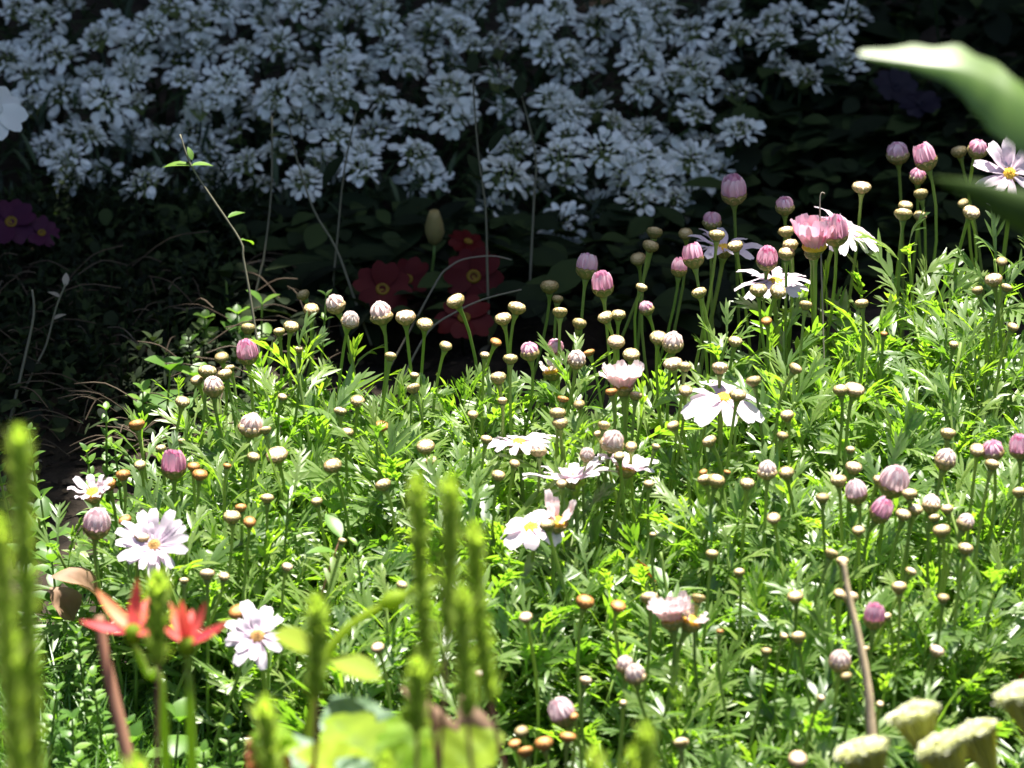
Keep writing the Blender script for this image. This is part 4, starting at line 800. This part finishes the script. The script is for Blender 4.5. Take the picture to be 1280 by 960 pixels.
# lime broad-leaved plant at the bottom
def leaf_to(o, root, a0, a1, W, mat, nz=(0, -.33, .94), teeth=0, tint=.5, droop=.3):
    y = unit(a1 - a0); z = unit(np.array(nz) - y * np.dot(y, nz)); L = np.linalg.norm(a1 - a0); mb = MB()
    n_ = 15; t = np.linspace(0, 1, n_); pr = np.sin(np.clip(t, 0, 1) ** .75 * math.pi) ** .7 * (1 - teeth * (np.arange(n_) % 3 == 0)); pr[0] = .1; pr[-1] = .06
    V, Q = blade(L, W, tuple(pr), .2, droop, 6); V = V.copy(); V[:, 2] += .001 * np.sin(V[:, 1] / L * 30 + np.abs(V[:, 0]) / W * 8)
    mb.add(V, Q, None, np.clip(tint + .15 * np.sin(V[:, 1] / L * 20) - .3 * (np.abs(V[:, 0]) < W * .02), 0, 1)); st = MB(); tube(st, curve(np.zeros(3), (a0 - root) * .4 + (0, 0, .05), (a0 - root) * .85, a0 - root, 7), .0018, 6); ls = part('leaf_stalk', st.mesh('leaf_stalk', M['lime']), o); part('leaf', mb.mesh('leaf', M[mat]), ls, a0 - root, np.stack([np.cross(y, z), y, z], 1))
d = 2.3; c = at(510, 985, d); root = np.array([c[0], c[1] + .02, 0.0]); o = thing('lime_leaved_plant', 'plant with broad lime green toothed leaves at the bottom, below the spike trio', 'plant', root)
leaf_to(o, root, at(500, 985, d), at(410, 878, d + .03), .040, 'limebright', teeth=.3, tint=.45); leaf_to(o, root, at(510, 985, d), at(512, 872, d + .02), .030, 'lime', teeth=.3, tint=.5)
leaf_to(o, root, at(530, 990, d), at(622, 908, d), .038, 'limebright', teeth=.25, tint=.4); leaf_to(o, root, at(480, 990, d), at(380, 930, d - .02), .028, 'limebright', tint=.9)
leaf_to(o, root, at(480, 980, d + .06), at(420, 858, d + .08), .04, 'bluegreen', teeth=.1, tint=.5); leaf_to(o, root, at(470, 1000, d - .03), at(425, 945, d - .03), .022, 'bluegreen', tint=.6)
leaf_to(o, root, at(560, 1000, d - .02), at(478, 925, d - .03), .028, 'lime', teeth=.3, tint=.35)
c = at(335, 985, d); root = np.array([c[0], c[1] + .02, 0.0]); o = thing('pale_leaved_plant', 'pale green leaves with red-brown lower ones, left of the lime plant', 'plant', root)
leaf_to(o, root, at(325, 935, d), at(375, 925, d), .017, 'lime', (0, -.3, .95), tint=.9); leaf_to(o, root, at(318, 918, d), at(366, 912, d), .014, 'lime', (0, -.2, .97), tint=.8); leaf_to(o, root, at(345, 975, d), at(395, 915, d + .02), .035, 'bluegreen', tint=.7)
leaf_to(o, root, at(326, 975, d), at(313, 922, d), .009, 'rustleaf', tint=.3); leaf_to(o, root, at(350, 975, d), at(357, 938, d), .009, 'rustleaf', tint=.3); leaf_to(o, root, at(395, 980, d), at(410, 940, d), .012, 'rustleaf', tint=.4)
# dead leaves
def dead_leaf(px0, py0, px1, py1, d, W, nz, label, curl=1.2, mat='deadleaf', cat='dead leaf'):
    a0 = at(px0, py0, d); a1 = at(px1, py1, d); y = unit(a1 - a0); z = unit(np.array(nz) - y * np.dot(y, nz)); L = np.linalg.norm(a1 - a0); V, Q = blade(L * 1.1, W, (.1, .5, .85, 1, .95, .7, .35, .05), .5, curl, 6); V = V.copy(); V[:, 2] += .002 * np.sin(V[:, 0] / W * 9 + V[:, 1] / L * 7)
    mb = MB(); mb.add(V, Q, None, .5); t = single('dead_leaf', mb.mesh('dead_leaf', M[mat]), label, cat, loc=a0); t.rotation_euler = Matrix([list(r) for r in np.stack([np.cross(y, z), y, z], 1)]).to_euler()
dead_leaf(62, 722, 140, 712, 2.93, .018, (0, -.3, .95), 'curled brown dead leaf on the soil left of the shaggy lilac flower', 1.6)
dead_leaf(500, 858, 605, 955, 2.32, .013, (.3, -.5, .8), 'grey-brown blurred dead leaf slanting over the lime leaves', .5)
dead_leaf(575, 870, 612, 965, 2.34, .018, (.2, -.7, .6), 'blurred brown withered leaf hanging right of the grey one', .4)
dead_leaf(1282, 690, 1262, 800, 2.95, .022, (-.5, -.7, .4), 'brown withered leaf hanging at the right edge', .5)
dead_leaf(1290, 838, 1252, 848, 2.9, .02, (0, -.5, .85), 'reddish brown dead leaf above the right-edge umbel', .6, 'rustleaf')
dead_leaf(797, 700, 834, 736, 2.9, .005, (.3, -.6, .7), 'narrow orange dead leaf in the bush above the half-closed flower', .4, 'rustleaf')
dead_leaf(62, 735, 100, 770, 2.95, .02, (0, -.4, .9), 'dark brown dead leaf lying under the curled one', .9)

# the big leaf in the upper right corner, on a plant that stands just outside the frame
base = at(1420, 250, 2.1); root = np.array([base[0] + .02, base[1], 0.0])
o = thing('broad_leaf_plant', 'plant at the right edge with a large blurred glossy arching leaf', 'plant', root)
mb = MB(); tube(mb, smooth_path([np.zeros(3), np.array([.004, .0, .4]), base - root + np.array([0, 0, .0]), base - root + np.array([-.004, 0, .05])]), np.linspace(.006, .003, 13), 8, tint=.6); part('stem', mb.mesh('stem', M['big']), o)
def arched_leaf(pts, d, far_w, near_w, far_up, near_down, mat='big'):
    """A leaf folded along a midrib that runs through the given pixels: the far half lies nearly flat, the near half hangs towards the viewer."""
    P = smooth_path([at(x, y, d + dd) for x, y, dd in pts], 6); n_ = len(P); V = []; C = []; ac = 5
    for i in range(n_):
        u = i / (n_ - 1); t = unit(P[min(i + 1, n_ - 1)] - P[max(i - 1, 0)]); s = unit(np.cross(t, [0, 0, 1])); s = s if s[1] > 0 else -s; nrm = unit(np.cross(t, s)); nrm = nrm if nrm[2] > 0 else -nrm
        fw = np.interp(u, np.linspace(0, 1, len(far_w)), far_w) * (1 + .10 * math.sin(i * 1.1)); nw = np.interp(u, np.linspace(0, 1, len(near_w)), near_w) * (1 + .03 * math.sin(i * 1.4))
        for k in range(ac, 0, -1):
            f = k / ac; V.append(P[i] - root + (s * math.cos(far_up) + nrm * math.sin(far_up)) * fw * f - nrm * .06 * fw * f * f); C.append(.75 + .1 * math.sin(i * 1.3 + k))
        V.append(P[i] - root); C.append(.7)
        for k in range(1, ac + 1):
            f = k / ac; a = near_down * (.55 + .45 * f); V.append(P[i] - root + (-s * math.cos(a) - nrm * math.sin(a)) * nw * f); C.append(.5 + .1 * math.sin(i * 1.3 + k))
    c_ = 2 * ac + 1; mb = MB(); mb.add(V, [(i * c_ + k, i * c_ + k + 1, (i + 1) * c_ + k + 1, (i + 1) * c_ + k) for i in range(n_ - 1) for k in range(2 * ac)], None, C); part('leaf', mb.mesh('leaf', M[mat]), o)
arched_leaf([(1420, 225, .02), (1350, 168, .01), (1285, 126, 0), (1240, 101, 0), (1195, 84, 0), (1140, 77, 0), (1074, 68, 0)], 2.1, (.003, .004, .006, .010, .013, .010, .002), (.024, .023, .020, .015, .008, .003, .001), .40, 1.0)
arched_leaf([(1420, 268, .02), (1350, 252, .0), (1280, 240, 0), (1225, 228, 0), (1168, 222, .01)], 2.0, (.001, .001, .001, .001, .0005), (.014, .018, .015, .008, .0008), .2, 1.3, 'bigshaded')
